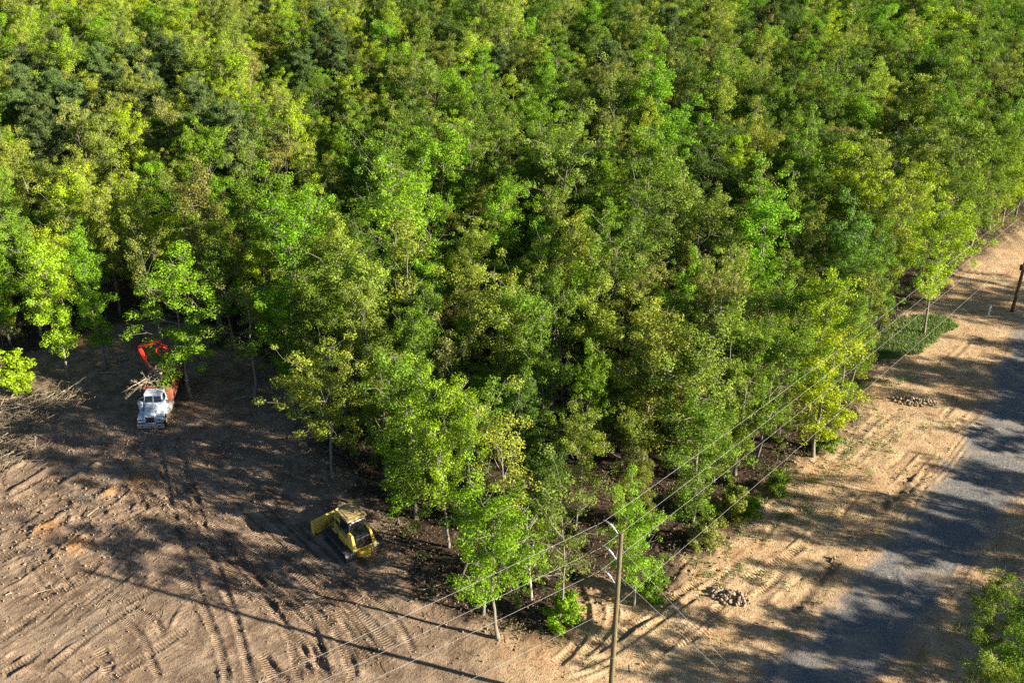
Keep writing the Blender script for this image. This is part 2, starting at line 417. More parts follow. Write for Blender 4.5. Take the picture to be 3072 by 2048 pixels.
ROAD_L = plan([(2130, 2130), (2280, 2010), (2385, 1935), (2470, 1840), (2555, 1735), (2697, 1588), (2842, 1390), (2930, 1260), (2985, 1110), (3050, 990), (3220, 780)])
ROAD_R = plan([(2560, 2130), (2660, 2040), (2735, 1950), (2800, 1850), (2880, 1730), (2970, 1610), (3080, 1480), (3190, 1310), (3300, 1150), (3420, 960), (3560, 780)])
ROAD = np.concatenate([ROAD_L, ROAD_R[::-1]])
GRASS = plan([(2585, 1030), (2690, 958), (2790, 950), (2865, 968), (2820, 1005), (2730, 1062), (2610, 1090)])

TR = []   # (path, half width, cleat pitch or 0, depth)
def c8(*p): return plan([(x / 2.352, 1400 + y / 2.352) for x, y in p])
def c6(*p): return plan([(1250 + x / 2.851, 1400 + y / 2.851) for x, y in p])
def c7(*p): return plan([(2400 + x / 2.613, 1000 + y / 2.613) for x, y in p])
def c4(*p): return plan([(1500 + x / 2.861, 1500 + y / 2.861) for x, y in p])
def trk(p, w, pitch=.22, depth=.05): TR.append((smooth_path(p), w / 2, pitch, depth))
# wide crawler prints
trk(c8((1090, 60), (1290, 250), (1500, 430), (1750, 640), (1980, 830), (2230, 1020), (2420, 1220)), .62)
trk(c8((1330, 130), (1560, 290), (1800, 440), (2060, 620), (2360, 800), (2600, 990)), .62)
trk(c8((1170, 715), (1280, 800), (1420, 930)), .75)
trk(c8((1590, 770), (1720, 870), (1900, 990), (1980, 1080)), .85)
trk(c8((2010, 900), (2110, 1000), (2190, 1120), (2240, 1300), (2300, 1500)), .7)
trk(c8((2250, 960), (2370, 1160), (2450, 1330), (2500, 1520)), .7)
trk(c8((1780, 760), (1880, 900), (1960, 1060), (2040, 1190), (2090, 1380), (2110, 1540)), .5, .2, .04)
trk(c8((1890, 560), (2110, 690), (2360, 900), (2600, 1090), (2800, 1300)), .7)
trk(c8((20, 1420), (100, 1370), (180, 1300)), .8); trk(c8((0, 1500), (160, 1420), (290, 1330)), .7)
trk(c8((690, 1280), (760, 1400), (780, 1530)), .7)
# wheel ruts
trk(c8((640, 850), (830, 940), (1000, 1040), (1100, 1110), (1165, 1215)), .36, .17, .05)
trk(c8((840, 1080), (960, 1160), (1040, 1270), (1080, 1400), (1150, 1520)), .38, .17, .05)
trk(c8((310, 565), (420, 740), (520, 890)), .36, .17, .06); trk(c8((190, 690), (300, 850), (390, 940)), .36, .17, .05)
trk(c8((530, 940), (700, 1000), (790, 1020)), .4, .17, .04)
trk(c8((1120, -240), (1140, -60), (1200, 240), (1290, 560), (1370, 790), (1450, 1020), (1540, 1240), (1620, 1540)), .42, .18, .06)
trk(c8((1250, -230), (1290, -40), (1390, 250), (1480, 560), (1580, 850), (1660, 1070), (1720, 1290), (1790, 1560)), .42, .18, .06)
trk(c8((870, -60), (930, 120), (1060, 350)), .4, .18, .05)
trk(c8((1770, 180), (1840, 290), (1900, 360)), .5, .2, .05); trk(c8((1690, 30), (1720, 190)), .3, 0, .04)
# more passes of the same machines
for i in range(15):
    o_ = RNG.uniform(-260, 620); w_ = RNG.uniform(.85, 1.15); k_ = RNG.uniform(0, .35); n_ = RNG.normal(0, 14, (6, 2))
    b_ = np.array([(1090, 60), (1290, 260), (1500, 450), (1760, 680), (2000, 900), (2230, 1130), (2400, 1400)]) + np.array([o_, -abs(o_) * .12]); s_ = RNG.integers(0, 4); e_ = s_ + RNG.integers(3, 5)
    if b_[s_][0] < 2300: trk(c8(*[tuple(q) for q in b_[s_:e_ + 1] + RNG.normal(0, 16, (len(b_[s_:e_ + 1]), 2))]), RNG.choice([.38, .62, .66]), RNG.choice([.18, .22]), .045)
for i in range(16):
    x0, y0 = RNG.uniform(-60, 900), RNG.uniform(700, 1560); L = RNG.uniform(260, 800); a = math.radians(RNG.normal(37, 5))
    trk(c8((x0, y0), (x0 + L * .5 * math.cos(a), y0 - L * .5 * math.sin(a) + RNG.normal(0, 10)), (x0 + L * math.cos(a), y0 - L * math.sin(a))), RNG.choice([.5, .66]), .21, .03)
for i in range(9):
    x0, y0 = RNG.uniform(1500, 2500), RNG.uniform(900, 1300); L = RNG.uniform(150, 420); a = math.radians(RNG.normal(-58, 12))
    trk(c8((x0, y0), (x0 + L * .5 * math.cos(a) + RNG.normal(0, 18), y0 - L * .5 * math.sin(a)), (x0 + L * math.cos(a), y0 - L * math.sin(a))), RNG.choice([.45, .66]), .21, .045)
# the patch under the wires and the bank
trk(c6((1330, 960), (1420, 1120), (1450, 1270), (1420, 1430), (1330, 1568), (1180, 1700)), .62, .24, .07)
trk(c6((1500, 930), (1600, 1060), (1680, 1210), (1660, 1350), (1560, 1480), (1380, 1640)), .62, .24, .07)
trk(c6((1980, 1260), (1850, 1370), (1700, 1470), (1500, 1600)), .5, .24, .05)
trk(c7((280, 1000), (470, 800), (640, 640)), .6, .24, .025); trk(c7((430, 1030), (590, 860), (740, 720)), .6, .24, .025)
trk(c7((960, 1190), (1120, 1030), (1290, 800)), .18, 0, .035); trk(c7((1000, 1190), (1150, 1040), (1310, 830)), .16, 0, .03)
trk(c7((1080, 1180), (1200, 1060), (1300, 920)), .16, 0, .03); trk(c7((800, 1500), (1000, 1180)), .2, 0, .03)
trk(c4((600, 1480), (950, 1320), (1250, 1120), (1700, 800)), .4, 0, .05); trk(c4((1010, 1220), (1180, 1080), (1340, 970)), .25, 0, .09)
trk(c4((540, 1540), (760, 1480), (1000, 1370)), .25, 0, .06)
trk(c4((1330, 1330), (1700, 1060), (1990, 830)), .5, .22, .04)
RIDGE = []
def rdg(p, w, h): RIDGE.append((smooth_path(p), w, h))
for p in [((0, 745), (200, 640)), ((0, 275), (200, 165), (470, 20)), ((340, 1290), (560, 1130), (790, 980)), ((330, 1440), (500, 1300), (790, 1090)), ((90, 490), (400, 270)),
          ((560, 480), (740, 330), (900, 230)), ((800, 800), (940, 620)), ((860, 900), (960, 780)), ((1000, 880), (1090, 730)), ((780, 1080), (830, 930)), ((1180, 1200), (1300, 980)),
          ((0, 900), (150, 830), (260, 740)), ((350, 1310), (420, 1250)), ((0, 1340), (220, 1190), (480, 1040)), ((60, 1524), (330, 1330))]:
    rdg(c8(*p), .17, RNG.uniform(.05, .10))
for p in [((0, 60), (230, -60)), ((40, 200), (420, -20)), ((420, 150), (720, -30))]: rdg(c8(*p), .3, .16)
for i in range(70):   # blade and drag marks, all much the same way
    x0, y0 = RNG.uniform(-100, 900), RNG.uniform(150, 1600); L = RNG.uniform(120, 520); a = math.radians(RNG.normal(36, 7))
    rdg(c8((x0, y0), (x0 + L * .5 * math.cos(a), y0 - L * .5 * math.sin(a) + RNG.normal(0, 8)), (x0 + L * math.cos(a), y0 - L * math.sin(a))), RNG.uniform(.07, .14), RNG.uniform(-.05, .06))
for i in range(30):
    x0, y0 = RNG.uniform(1100, 2500), RNG.uniform(900, 1600); L = RNG.uniform(60, 220); a = math.radians(RNG.normal(-62, 22))
    rdg(c8((x0, y0), (x0 + L * math.cos(a), y0 - L * math.sin(a))), RNG.uniform(.07, .16), RNG.uniform(-.07, .08))
for i in range(22):
    A = at(RNG.uniform(1750, 2900), RNG.uniform(1050, 2040))[:2]; d = np.array([.70, .71]) + RNG.normal(0, .16, 2); L = RNG.uniform(3, 9)
    trk(np.array([A, A + d * L * .5 + RNG.normal(0, .25, 2), A + d * L]), RNG.choice([.4, .6]), RNG.choice([.2, .24]), .03)
for i in range(110):   # along the power line strip
    x0, y0 = RNG.uniform(1700, 3000), RNG.uniform(1000, 2000); A = at(x0, y0)[:2]; d = np.array([.70, .71]) + RNG.normal(0, .1, 2); L = RNG.uniform(2, 8)
    RIDGE.append((smooth_path(np.array([A, A + d * L * .5 + RNG.normal(0, .1, 2), A + d * L])), RNG.uniform(.07, .2), RNG.uniform(-.07, .08)))
DITCH = smooth_path(plan([(2330, 1880), (2440, 1765), (2520, 1665), (2600, 1570), (2690, 1490), (2760, 1400)]))

# ------------------------------------------------------------------ ground: one sheet, fine where the photo looks closely
fx = np.arange(-47, 63, .13); fy = np.arange(37.5, 104, .13)
far = np.array([2, 5, 10, 18, 30, 48, 75, 120, 200, 350, 600, 1100, 2200.])
gx = np.concatenate([fx[0] - far[::-1], fx, fx[-1] + far]); gy = np.concatenate([fy[0] - far[::-1], fy, fy[-1] + far])
GX, GY = np.meshgrid(gx, gy); nx, ny = len(gx), len(gy); PX, PY = GX.ravel(), GY.ravel(); P2 = np.stack([PX, PY], 1)
infine = (PX > -47) & (PX < 63) & (PY > 37.5) & (PY < 104)
sd_for = np.full(len(PX), -5.0); sd_for[infine] = poly_sdf(P2[infine], FOREST); sd_for[~infine] = poly_sdf(P2[~infine], FOREST)
wob = (fbm(PX / 2.2, PY / 2.2, 20) - .5) * 3 + (fbm(PX / .5, PY / .5, 24, 2) - .5) * 1.2
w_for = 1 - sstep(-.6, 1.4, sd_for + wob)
w_road = 1 - sstep(-1.1, .8, poly_sdf(P2, ROAD) + wob * .65)
w_grass = 1 - sstep(-.5, .6, poly_sdf(P2, GRASS) + wob * .5)
w_bank = sstep(-4, 2.5, PX + (fbm(PX / 4, PY / 4, 31) - .5) * 5)
rough_c = at(250, 1560)[:2]; w_rough = np.exp(-(((PX - rough_c[0]) / 6.5) ** 2 + ((PY - rough_c[1]) / 4.5) ** 2))
w_edge = np.exp(-((sd_for - .8) / 1.6) ** 2)
Z = gz(PX, PY)
open_ = infine * (1 - w_for)
clr = open_ * (1 - w_bank) 
fine_n = fbm(PX / .9, PY / .9, 40, 4) - .5
ca, sa = math.cos(R(40)), math.sin(R(40))
drag = fbm((PX * ca + PY * sa) / 2.6, (-PX * sa + PY * ca) / .42, 50, 3) - .5
Z += open_ * (1 - w_road) * fine_n * .10 + clr * drag * .05 * sstep(-8, -16, PX) + infine * w_for * fine_n * .2
clod = np.clip(fbm(PX / .55, PY / .55, 60, 3) - .52, 0, 1) * 2.2
Z += infine * (clod * (.32 * w_rough + .10 * w_edge * (1 - w_road)))
tm = np.zeros(len(PX)); tu = np.zeros(len(PX))
def near_path(path, reach):
    lo, hi = path.min(0) - reach, path.max(0) + reach
    idx = np.nonzero((PX > lo[0]) & (PX < hi[0]) & (PY > lo[1]) & (PY < hi[1]) & infine)[0]
    q = P2[idx]; best = np.full(len(idx), 1e9); u = np.zeros(len(idx)); L = 0.0
    for a, b in zip(path[:-1], path[1:]):
        ln = float(np.linalg.norm(b - a)); k = np.nonzero((np.abs(q[:, 0] - a[0]) < reach + ln) & (np.abs(q[:, 1] - a[1]) < reach + ln))[0]
        if len(k):
            d, tt = seg_dist(q[k], a, b); c = d < best[k]; best[k[c]] = d[c]; u[k[c]] = L + tt[c] * ln
        L += ln
    k = best < reach
    return idx[k], best[k], u[k], L
for path, hw, pitch, dep in TR:
    idx, d, u, L = near_path(path, hw + .55)
    fade = sstep(0, .8, u) * sstep(L, L - .8, u) * (.7 + .6 * vnoise(PX[idx] / 1.5, PY[idx] / 1.5, 71))
    ins = 1 - sstep(hw - .08, hw + .1, d)
    Z[idx] += fade * (-dep * ins + dep * .9 * np.exp(-((d - hw - .14) / .12) ** 2) - ins * fine_n[idx] * .06)
    if pitch:
        k = ins > .02; tm[idx] *= (1 - ins * .8); c = d < hw + .3
        new = ins * np.minimum(1, fade); use = c & (new >= tm[idx] * .6)
        tu[idx[use]] = u[use] / pitch; tm[idx[use]] = np.maximum(new[use], 0)
for path, w, h in RIDGE:
    idx, d, u, L = near_path(path, w * 3)
    Z[idx] += h * np.exp(-(d / w) ** 2) * sstep(0, .5, u) * sstep(L, L - .5, u) * (.5 + .9 * vnoise(u / .9, u * 0, int(abs(h) * 977) % 50)) * (1 - w_road[idx])
idx, d, u, L = near_path(DITCH, 3.0)
w_dit = np.zeros(len(PX)); w_dit[idx] = np.exp(-(d / .42) ** 2) * sstep(0, 2, u) * sstep(L, L - 3, u) * sstep(.42, .7, vnoise(u / 2.2, u * 0, 9))
Z -= w_dit * .15; Z += w_dit * clod * .5
w_or = np.zeros(len(PX))
for px, py, r in [(140, 1590, 1.0), (225, 1645, .9), (420, 1450, 1.0), (330, 1480, .6), (250, 1020, 1.2)]:
    c = at(px, py)[:2]; w_or = np.maximum(w_or, np.exp(-(((PX - c[0]) / r) ** 2 + ((PY - c[1]) / r) ** 2)))
Z += infine * w_or * .22
jj, ii = np.meshgrid(np.arange(ny - 1), np.arange(nx - 1), indexing='ij'); b0 = (jj * nx + ii).ravel()
GF = np.stack([b0, b0 + 1, b0 + nx + 1, b0 + nx], 1)

t = NT(new_mat('ground_soil')); pos = t.pos()
A = {k: t.attr(k).outputs['Fac'] for k in ('w_for', 'w_road', 'w_grass', 'w_bank', 'w_dit', 'w_or', 'tm', 'tu')}
n_big = t.noise(.16, 4, .55, pos); n_mid = t.noise(.9, 5, .6, pos); n_sm = t.noise(5, 5, .65, pos); n_fine = t.noise(26, 3, .6, pos)
soil = t.ramp(n_mid, [(.28, (.17, .125, .088)), (.45, (.280, .200, .132)), (.6, (.365, .265, .175)), (.75, (.43, .325, .22))])
soil = t.mix(t.ramp(n_big, [(.5, 0.0), (.66, .6)]), soil, (.23, .185, .135))
soil = t.mix(t.ramp(t.noise(.42, 6, .7, pos, .8), [(.47, 0.0), (.60, .75)]), soil, (.150, .100, .064))
soil = t.mix(A['w_or'], soil, (.46, .25, .10))
bank = t.ramp(n_mid, [(.25, (.33, .205, .115)), (.42, (.47, .315, .175)), (.58, (.56, .41, .235)), (.75, (.62, .48, .29))])
bank = t.mix(t.ramp(n_big, [(.46, 0.0), (.66, .55)]), bank, (.47, .27, .135))
c = t.mix(A['w_bank'], soil, bank)
weeds = t.ramp(t.noise(.55, 5, .7, pos, .6), [(.58, 0.0), (.68, .55)])
c = t.mix(t.math('MULTIPLY', weeds, t.math('MULTIPLY', A['w_bank'], .8)), c, (.15, .15, .06))
speck = t.ramp(n_sm, [(.33, .75), (.46, 0.0), (.62, 0.0), (.74, .5)])
c = t.mix(speck, c, t.mix(t.ramp(n_sm, [(.45, 0.0), (.55, 1.0)]), (.085, .06, .045), (.50, .40, .28)))
grav = t.ramp(t.noise(7, 4, .75, pos), [(.3, (.075, .075, .073)), (.5, (.175, .173, .165)), (.7, (.33, .325, .31))])
grav = t.mix(t.ramp(t.noise(.35, 4, .6, pos, 1.0), [(.50, 0.0), (.66, .6)]), grav, (.42, .32, .21))
c = t.mix(A['w_road'], c, grav)
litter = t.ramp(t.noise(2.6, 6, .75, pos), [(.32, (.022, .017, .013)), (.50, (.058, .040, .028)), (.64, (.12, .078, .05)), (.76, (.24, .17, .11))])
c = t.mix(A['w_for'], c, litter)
gr = t.ramp(t.noise(4, 5, .7, pos), [(.3, (.08, .13, .03)), (.6, (.15, .22, .05)), (.8, (.3, .28, .12))])
c = t.mix(A['w_grass'], c, gr)
c = t.mix(t.math('MULTIPLY', A['w_dit'], .7), c, (.06, .045, .035))
c = t.mix(t.math('MULTIPLY', n_fine, .5), c, t.mix(1.0, c, (.55, .52, .5), 'MULTIPLY'))
cle = t.math('MULTIPLY', t.math('SINE', t.math('MULTIPLY', A['tu'], 6.2832)), .5)
cle = t.math('MULTIPLY', t.math('MULTIPLY', t.math('SIGN', cle), t.math('POWER', t.math('ABSOLUTE', cle), .6)), A['tm'])
n_cl = t.noise(11, 4, .7, pos)
mp = t.n('ShaderNodeMapping'); t.l(pos, mp.inputs[0]); mp.inputs['Rotation'].default_value = (0, 0, R(-47)); mp.inputs['Scale'].default_value = (.45, 4.2, 1)
rot = t.n('ShaderNodeVectorRotate', rotation_type='Z_AXIS'); t.l(pos, rot.inputs['Vector']); rot.inputs['Angle'].default_value = R(-47)
mp = t.n('ShaderNodeMapping'); t.l(rot.outputs[0], mp.inputs[0]); mp.inputs['Scale'].default_value = (.35, 4.0, 1)
n_drag = t.noise(1.0, 4, .6, mp.outputs[0], .4)
h = t.math('ADD', t.math('MULTIPLY', n_sm, .105), t.math('MULTIPLY', n_fine, .014))
h = t.math('ADD', h, t.math('MULTIPLY', n_cl, .075))
h = t.math('ADD', h, t.math('MULTIPLY', n_mid, .07))
h = t.math('ADD', h, t.math('MULTIPLY', t.math('MULTIPLY', n_drag, .075), t.math('MULTIPLY', t.math('SUBTRACT', 1.0, A['w_bank']), t.math('SUBTRACT', 1.0, t.math('MULTIPLY', A['tm'], .85)))))
h = t.math('ADD', h, t.math('MULTIPLY', cle, .058))
h = t.math('MULTIPLY', h, t.math('SUBTRACT', 1.0, t.math('MULTIPLY', A['w_road'], .55)))
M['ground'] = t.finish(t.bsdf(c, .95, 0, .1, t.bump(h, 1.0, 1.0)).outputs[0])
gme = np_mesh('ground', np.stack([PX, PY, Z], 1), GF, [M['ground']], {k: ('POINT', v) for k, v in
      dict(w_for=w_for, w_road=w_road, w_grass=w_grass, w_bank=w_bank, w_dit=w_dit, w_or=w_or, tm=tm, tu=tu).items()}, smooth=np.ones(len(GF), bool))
GROUND = bpy.data.objects.new('ground', gme); COL.objects.link(GROUND); GROUND['kind'] = 'structure'
def gh(x, y):
    """height of the finished ground sheet"""
    i = np.clip(np.searchsorted(gx, x) - 1, 0, nx - 2); j = np.clip(np.searchsorted(gy, y) - 1, 0, ny - 2)
    return float(Z[j * nx + i] + Z[j * nx + i + 1] + Z[(j + 1) * nx + i] + Z[(j + 1) * nx + i + 1]) / 4
# ------------------------------------------------------------------ the woods
KIND_NAME = {'round': 'round', 'tall': 'oval', 'narrow': 'narrow', 'open': 'sparse', 'forked': 'forked'}
DIAM = {'round': 6.6, 'tall': 5.2, 'narrow': 4.0, 'open': 6.2, 'forked': 6.2, 'pine': 5.4, 'sapling': 5.0, 'bush': 11.5}
TREES = []   # dicts: x y h w kind var tint rz label
def put(x, y, h, w, kind, tint, label=None, fixed=False, rz=None):
    TREES.append(dict(x=float(x), y=float(y), h=float(h), w=float(w), kind=kind, var=int(RNG.integers(0, len(VAR[kind]))), tint=tint, label=label, fixed=fixed, rz=float(RNG.uniform(0, 6.28)) if rz is None else rz))
def hand(h, wpx, kind, tint, label, top=None, base=None, var=None):
    p = at(*base) if base is not None else at(top[0], top[1] + 12, h)
    d = proj((p[0], p[1], h * .65))[2]; put(p[0], p[1], h, 1.06 * wpx * d / FPX, kind, tint, label, True)
    if var is not None: TREES[-1]['var'] = var
hand(12, 285, 'forked', 'bright green', 'bright green forked tree growing between the white truck load and a sparse olive tree', base=(574, 1193), var=2)
hand(10.6, 235, 'open', 'olive', 'sparse olive tree alone in dark dirt beside the forked tree at the truck', base=(764, 1184))
hand(11, 180, 'tall', 'bright green', 'bright green tree just behind the sparse olive tree by the truck', top=(838, 862))
hand(10, 290, 'round', 'yellow-olive', 'spreading yellow-olive tree on the dirt edge above the bulldozer', base=(1000, 1437))
hand(13, 250, 'round', 'lime', 'brightest lime tree behind the bulldozer, in the front of the woods', top=(1330, 1175))
hand(12.5, 260, 'open', 'yellow-olive', 'airy yellow-olive tree between the bulldozer and the pole, behind the corner trees', top=(1510, 1245))
hand(12, 175, 'tall', 'green', 'deep green tall tree behind the spreading tree above the bulldozer', top=(1136, 1045))
hand(11, 175, 'round', 'bright green', 'vivid green round tree beside a dark gap behind the forest corner', top=(1757, 1085))
hand(14, 240, 'tall', 'yellow-olive', 'tallest yellow-olive tree of the woods beside the middle of the wires', top=(1960, 955))
hand(9, 175, 'round', 'olive', 'low olive round tree just in front of the vivid green tree', top=(1737, 1275))
hand(11, 240, 'tall', 'lime', 'bright lime tree under the wires at the middle of the dirt strip', top=(2500, 1010))
hand(11, 215, 'tall', 'green', 'full green tree under the wires before the middle of the strip', top=(2115, 1222))
hand(8.5, 205, 'round', 'bright green', 'bright green low tree right behind the nearer utility pole', top=(1925, 1505))
hand(11, 320, 'round', 'bright green', 'wide bright green tree at the forest corner beside the bulldozer clearing', top=(1490, 1500))
hand(11.5, 245, 'open', 'olive', 'open olive tree with a pale bare trunk at the forest corner', base=(1672, 1874))
hand(9.5, 150, 'narrow', 'green', 'narrow green tree on twin stems at the dirt edge of the forest corner', base=(1450, 1842))
hand(12, 200, 'round', 'blue-green', 'bluish green round tree near the wires above the grass strip', top=(2575, 650))
hand(13.5, 210, 'round', 'bright green', 'vivid green big tree deep in the woods behind the middle of the wires', top=(2020, 362))
hand(13, 180, 'round', 'bright green', 'bright green round tree in the middle of the woods beside a lighter twin', top=(1292, 556))
hand(13, 155, 'tall', 'bright green', 'bright green oval tree in the middle of the woods beside a round twin', top=(1495, 556))
hand(13, 165, 'tall', 'lime', 'lime tall tree at the forest edge behind the brush heap', top=(110, 738))
hand(12, 150, 'tall', 'bright green', 'bright green tall tree at the forest edge between brush heap and truck', top=(238, 738))
hand(12, 145, 'open', 'olive', 'thin olive tree with pale limbs at the forest edge behind the red boom', top=(415, 705))
hand(11, 200, 'round', 'green', 'dark round green tree behind the truck and its forked tree', top=(660, 728))
hand(13.5, 165, 'round', 'yellow-olive', 'yellow-olive domed tree in the middle of the woods, two rows before bright twins', top=(1415, 668))
hand(12.5, 165, 'tall', 'lime', 'lime pointed tree near the far end of the wires', top=(2760, 500))
hand(12.5, 200, 'round', 'lime', 'big lime tree at the edge of the strip before the farther pole', top=(2850, 640))
hand(12, 175, 'round', 'brownish-olive', 'brownish olive tree behind the wires, above the dark brown gap', top=(2155, 826))
hand(11, 150, 'tall', 'olive', 'olive oval tree under the wires beside the grass strip', top=(2610, 828))
hand(14, 190, 'open', 'brownish-olive', 'tan-olive domed tree deep in the woods behind the farther pole', top=(2650, 405))
hand(8, 175, 'round', 'green', 'green tree on the near shoulder of the gravel road', top=(3012, 1742))
hand(6.5, 210, 'round', 'yellow-olive', 'low yellow-olive tree closest to the camera beside the gravel road', top=(2965, 1985))
hand(9.5, 190, 'tall', 'green', 'green oval tree at the picture corner past the gravel road', top=(3100, 1800))
for i, p in enumerate([(470, 105), (395, 135), (530, 150), (440, 190), (170, 120), (62, 140), (150, 205), (105, 270), (35, 255), (200, 228), (330, 225), (955, 25), (995, 62), (1015, 120), (945, 95), (905, 140), (585, 240), (640, 300), (690, 330), (60, 215), (2010, 40), (1830, 150), (1500, 120), (360, 180), (290, 150), (120, 330)]):
    q = at(p[0], p[1], 14); put(q[0], q[1], RNG.uniform(13, 15.5), RNG.uniform(5.4, 6.8), 'pine', 'pine', None, True)
PTS = [(t_['x'], t_['y'], t_['w']) for t_ in TREES]
FIXT = [(t_['x'], t_['y'], t_['w'], t_['h']) for t_ in TREES]
def clear(x, y, d):
    for fx_, fy_, fw_, fh_ in FIXT:
        if abs(x - fx_) < .36 * fw_ and -.42 * fh_ < y - fy_ < .3 * fw_: return False
    a = np.array(PTS); return bool(np.all(np.hypot(a[:, 0] - x, a[:, 1] - y) > d + a[:, 2] * .16))
PAL_L = (['lime'] * 7 + ['yellow-olive'] * 6 + ['olive'] * 4 + ['bright green'] * 5 + ['brownish-olive'] * 2 + ['green'] * 2)
PAL_M = (['bright green'] * 6 + ['green'] * 7 + ['olive'] * 5 + ['yellow-olive'] * 3 + ['lime'] * 2 + ['dark green'] * 2 + ['brownish-olive'] * 1)
PAL_R = (['green'] * 6 + ['bright green'] * 5 + ['olive'] * 4 + ['dark green'] * 3 + ['yellow-olive'] * 2 + ['lime'] * 1 + ['brownish-olive'] * 1)
def pick_tint(x, y):
    px = proj((x, y, 9))[0] + RNG.normal(0, 260)
    return str(RNG.choice(PAL_L if px < 900 else (PAL_M if px < 2000 else PAL_R)))
def habit():
    return str(RNG.choice(['round', 'tall', 'narrow', 'open', 'forked'], p=[.34, .32, .12, .10, .12]))
def grow(x, y, edge=False):
    hb = habit(); h = float(np.clip(RNG.normal(11.2, 2.1), 6.5, 15.8))
    put(x, y, h, DIAM[hb] * h / 12 * RNG.uniform(.80, 1.16), hb, pick_tint(x, y)); PTS.append((x, y, DIAM[hb] * .8))
# the rows along the edge first
seg = smooth_path(EDGE, 1.0); nrm = np.gradient(seg, axis=0); nrm = np.stack([-nrm[:, 1], nrm[:, 0]], 1); nrm /= np.linalg.norm(nrm, axis=1, keepdims=True)
for k in range(0, len(seg), 2):
    for off in ((1.2, 4.2) if not (6 < seg[k][0] < 27 and seg[k][1] < 75) else (2.6, 5.2)):
        q = seg[k] + nrm[k] * (off + RNG.uniform(-.7, 1.2))
        if poly_sdf(q[None], FOREST)[0] < -.6 and clear(q[0], q[1], 1.7): grow(*q, True)
GAP = [at(1720, 930)[:2], at(1580, 1230)[:2], at(840, 700)[:2], at(2430, 950)[:2]]
cand = np.stack([RNG.uniform(-125, 150, 16000), RNG.uniform(46, 236, 16000)], 1); cand = cand[poly_sdf(cand, FOREST) < -2.5]
for x, y in cand:
    px, py, d = proj((x, y, 10))
    if px < -450 or px > 3950: continue
    if min(np.hypot(x - g_[0], y - g_[1]) for g_ in GAP) < 2.6: continue
    if clear(x, y, 1.65 + 1.15 * float(vnoise(x / 9, y / 9, 80)) + RNG.uniform(0, .4)): grow(x, y)
# lower trees that fill in between
DOZ = np.array([-11.4, 58.0]); TRK = np.array([-30.5, 74.0]); SD = np.array([.948, -.319])
def blocks(x, y, h):
    for o_, w_, z_ in ((DOZ, 2.2, 1.4), (TRK, 1.8, 1.6)):
        v = np.array([x, y]) - o_; s = v @ SD; c = abs(v[0] * SD[1] - v[1] * SD[0])
        if 2 < s < 34 and c < w_ + .8 and z_ + s * .354 < h: return True
    return False
PTS2 = [(a, b) for a, b, c in PTS]
for x, y in np.concatenate([cand + RNG.normal(0, 1, cand.shape), seg[::2] + nrm[::2] * RNG.uniform(1, 7, (len(seg[::2]), 1))]):
    if y > 150 or min(np.hypot(x - g_[0], y - g_[1]) for g_ in GAP) < 2.2: continue
    a = np.array(PTS2)
    if np.min(np.hypot(a[:, 0] - x, a[:, 1] - y)) < 1.75 or poly_sdf(np.array([[x, y]]), FOREST)[0] > -1.2: continue
    if RNG.random() < .55 or not clear(x, y, -9): continue
    h = RNG.uniform(4.6, 8); hb = str(RNG.choice(['tall', 'round', 'narrow', 'open'], p=[.4, .25, .15, .2]))
    put(x, y, h, DIAM[hb] * h / 12 * RNG.uniform(1.05, 1.5), hb, pick_tint(x, y)); TREES[-1]['under'] = True; PTS2.append((x, y))
print('in the light of the machines:', [(t_['label'][:40], round(t_['x'], 1), round(t_['y'], 1)) for t_ in TREES if t_['fixed'] and blocks(t_['x'], t_['y'], t_['h'])])
TREES = [t_ for t_ in TREES if t_['fixed'] or not blocks(t_['x'], t_['y'], t_['h'])]
# the wood on the other side of the road (only its shadows and a corner show)
OTHER = []
LIT = [plan(z_) for z_ in ([(1700, 1900), (1900, 1740), (2100, 1650), (2270, 1650), (2360, 1760), (2250, 1850), (2230, 1940), (2100, 1960), (1850, 2000), (1600, 2000)],
       [(2520, 1380), (2560, 1230), (2640, 1180), (2760, 1290), (2850, 1340), (2770, 1460), (2660, 1400)], [(2900, 760), (3072, 650), (3072, 810), (2960, 820)], [(2610, 1030), (2690, 965), (2850, 970), (2730, 1060)])]
ox, oy = RNG.uniform(34, 100, 900), RNG.uniform(-8, 90, 900)
road_c = np.concatenate([ROAD, ROAD[:1]])
for x, y in zip(ox, oy):
    rr_ = ROAD_R; d = np.min(np.hypot(rr_[:, 0] - x, rr_[:, 1] - y)); dd = poly_sdf(np.array([[x, y]]), ROAD)[0]
    k = int(np.argmin(np.hypot(rr_[:, 0] - x, rr_[:, 1] - y)))
    if dd < 5 or x < rr_[k, 0] + 3.5: continue
    pr = proj((x, y, 6))
    if pr[0] < 3250 and pr[1] < 2200: continue
    if vnoise(x / 7, y / 7, 33) > .70: continue
    for hh_ in (RNG.uniform(10, 14), RNG.uniform(7.5, 10), RNG.uniform(5, 7.5)):
        sh = np.array([x, y]) - SD * np.arange(.6 * hh_, 2.85 * hh_, 1.5)[:, None]; ok_ = not any(np.any(poly_sdf(sh, z_) < .9) for z_ in LIT)
        if ok_: break
    if not ok_: continue
    if all(np.hypot(x - a, y - b) > 3.1 for a, b, c_ in OTHER): OTHER.append((x, y, hh_))

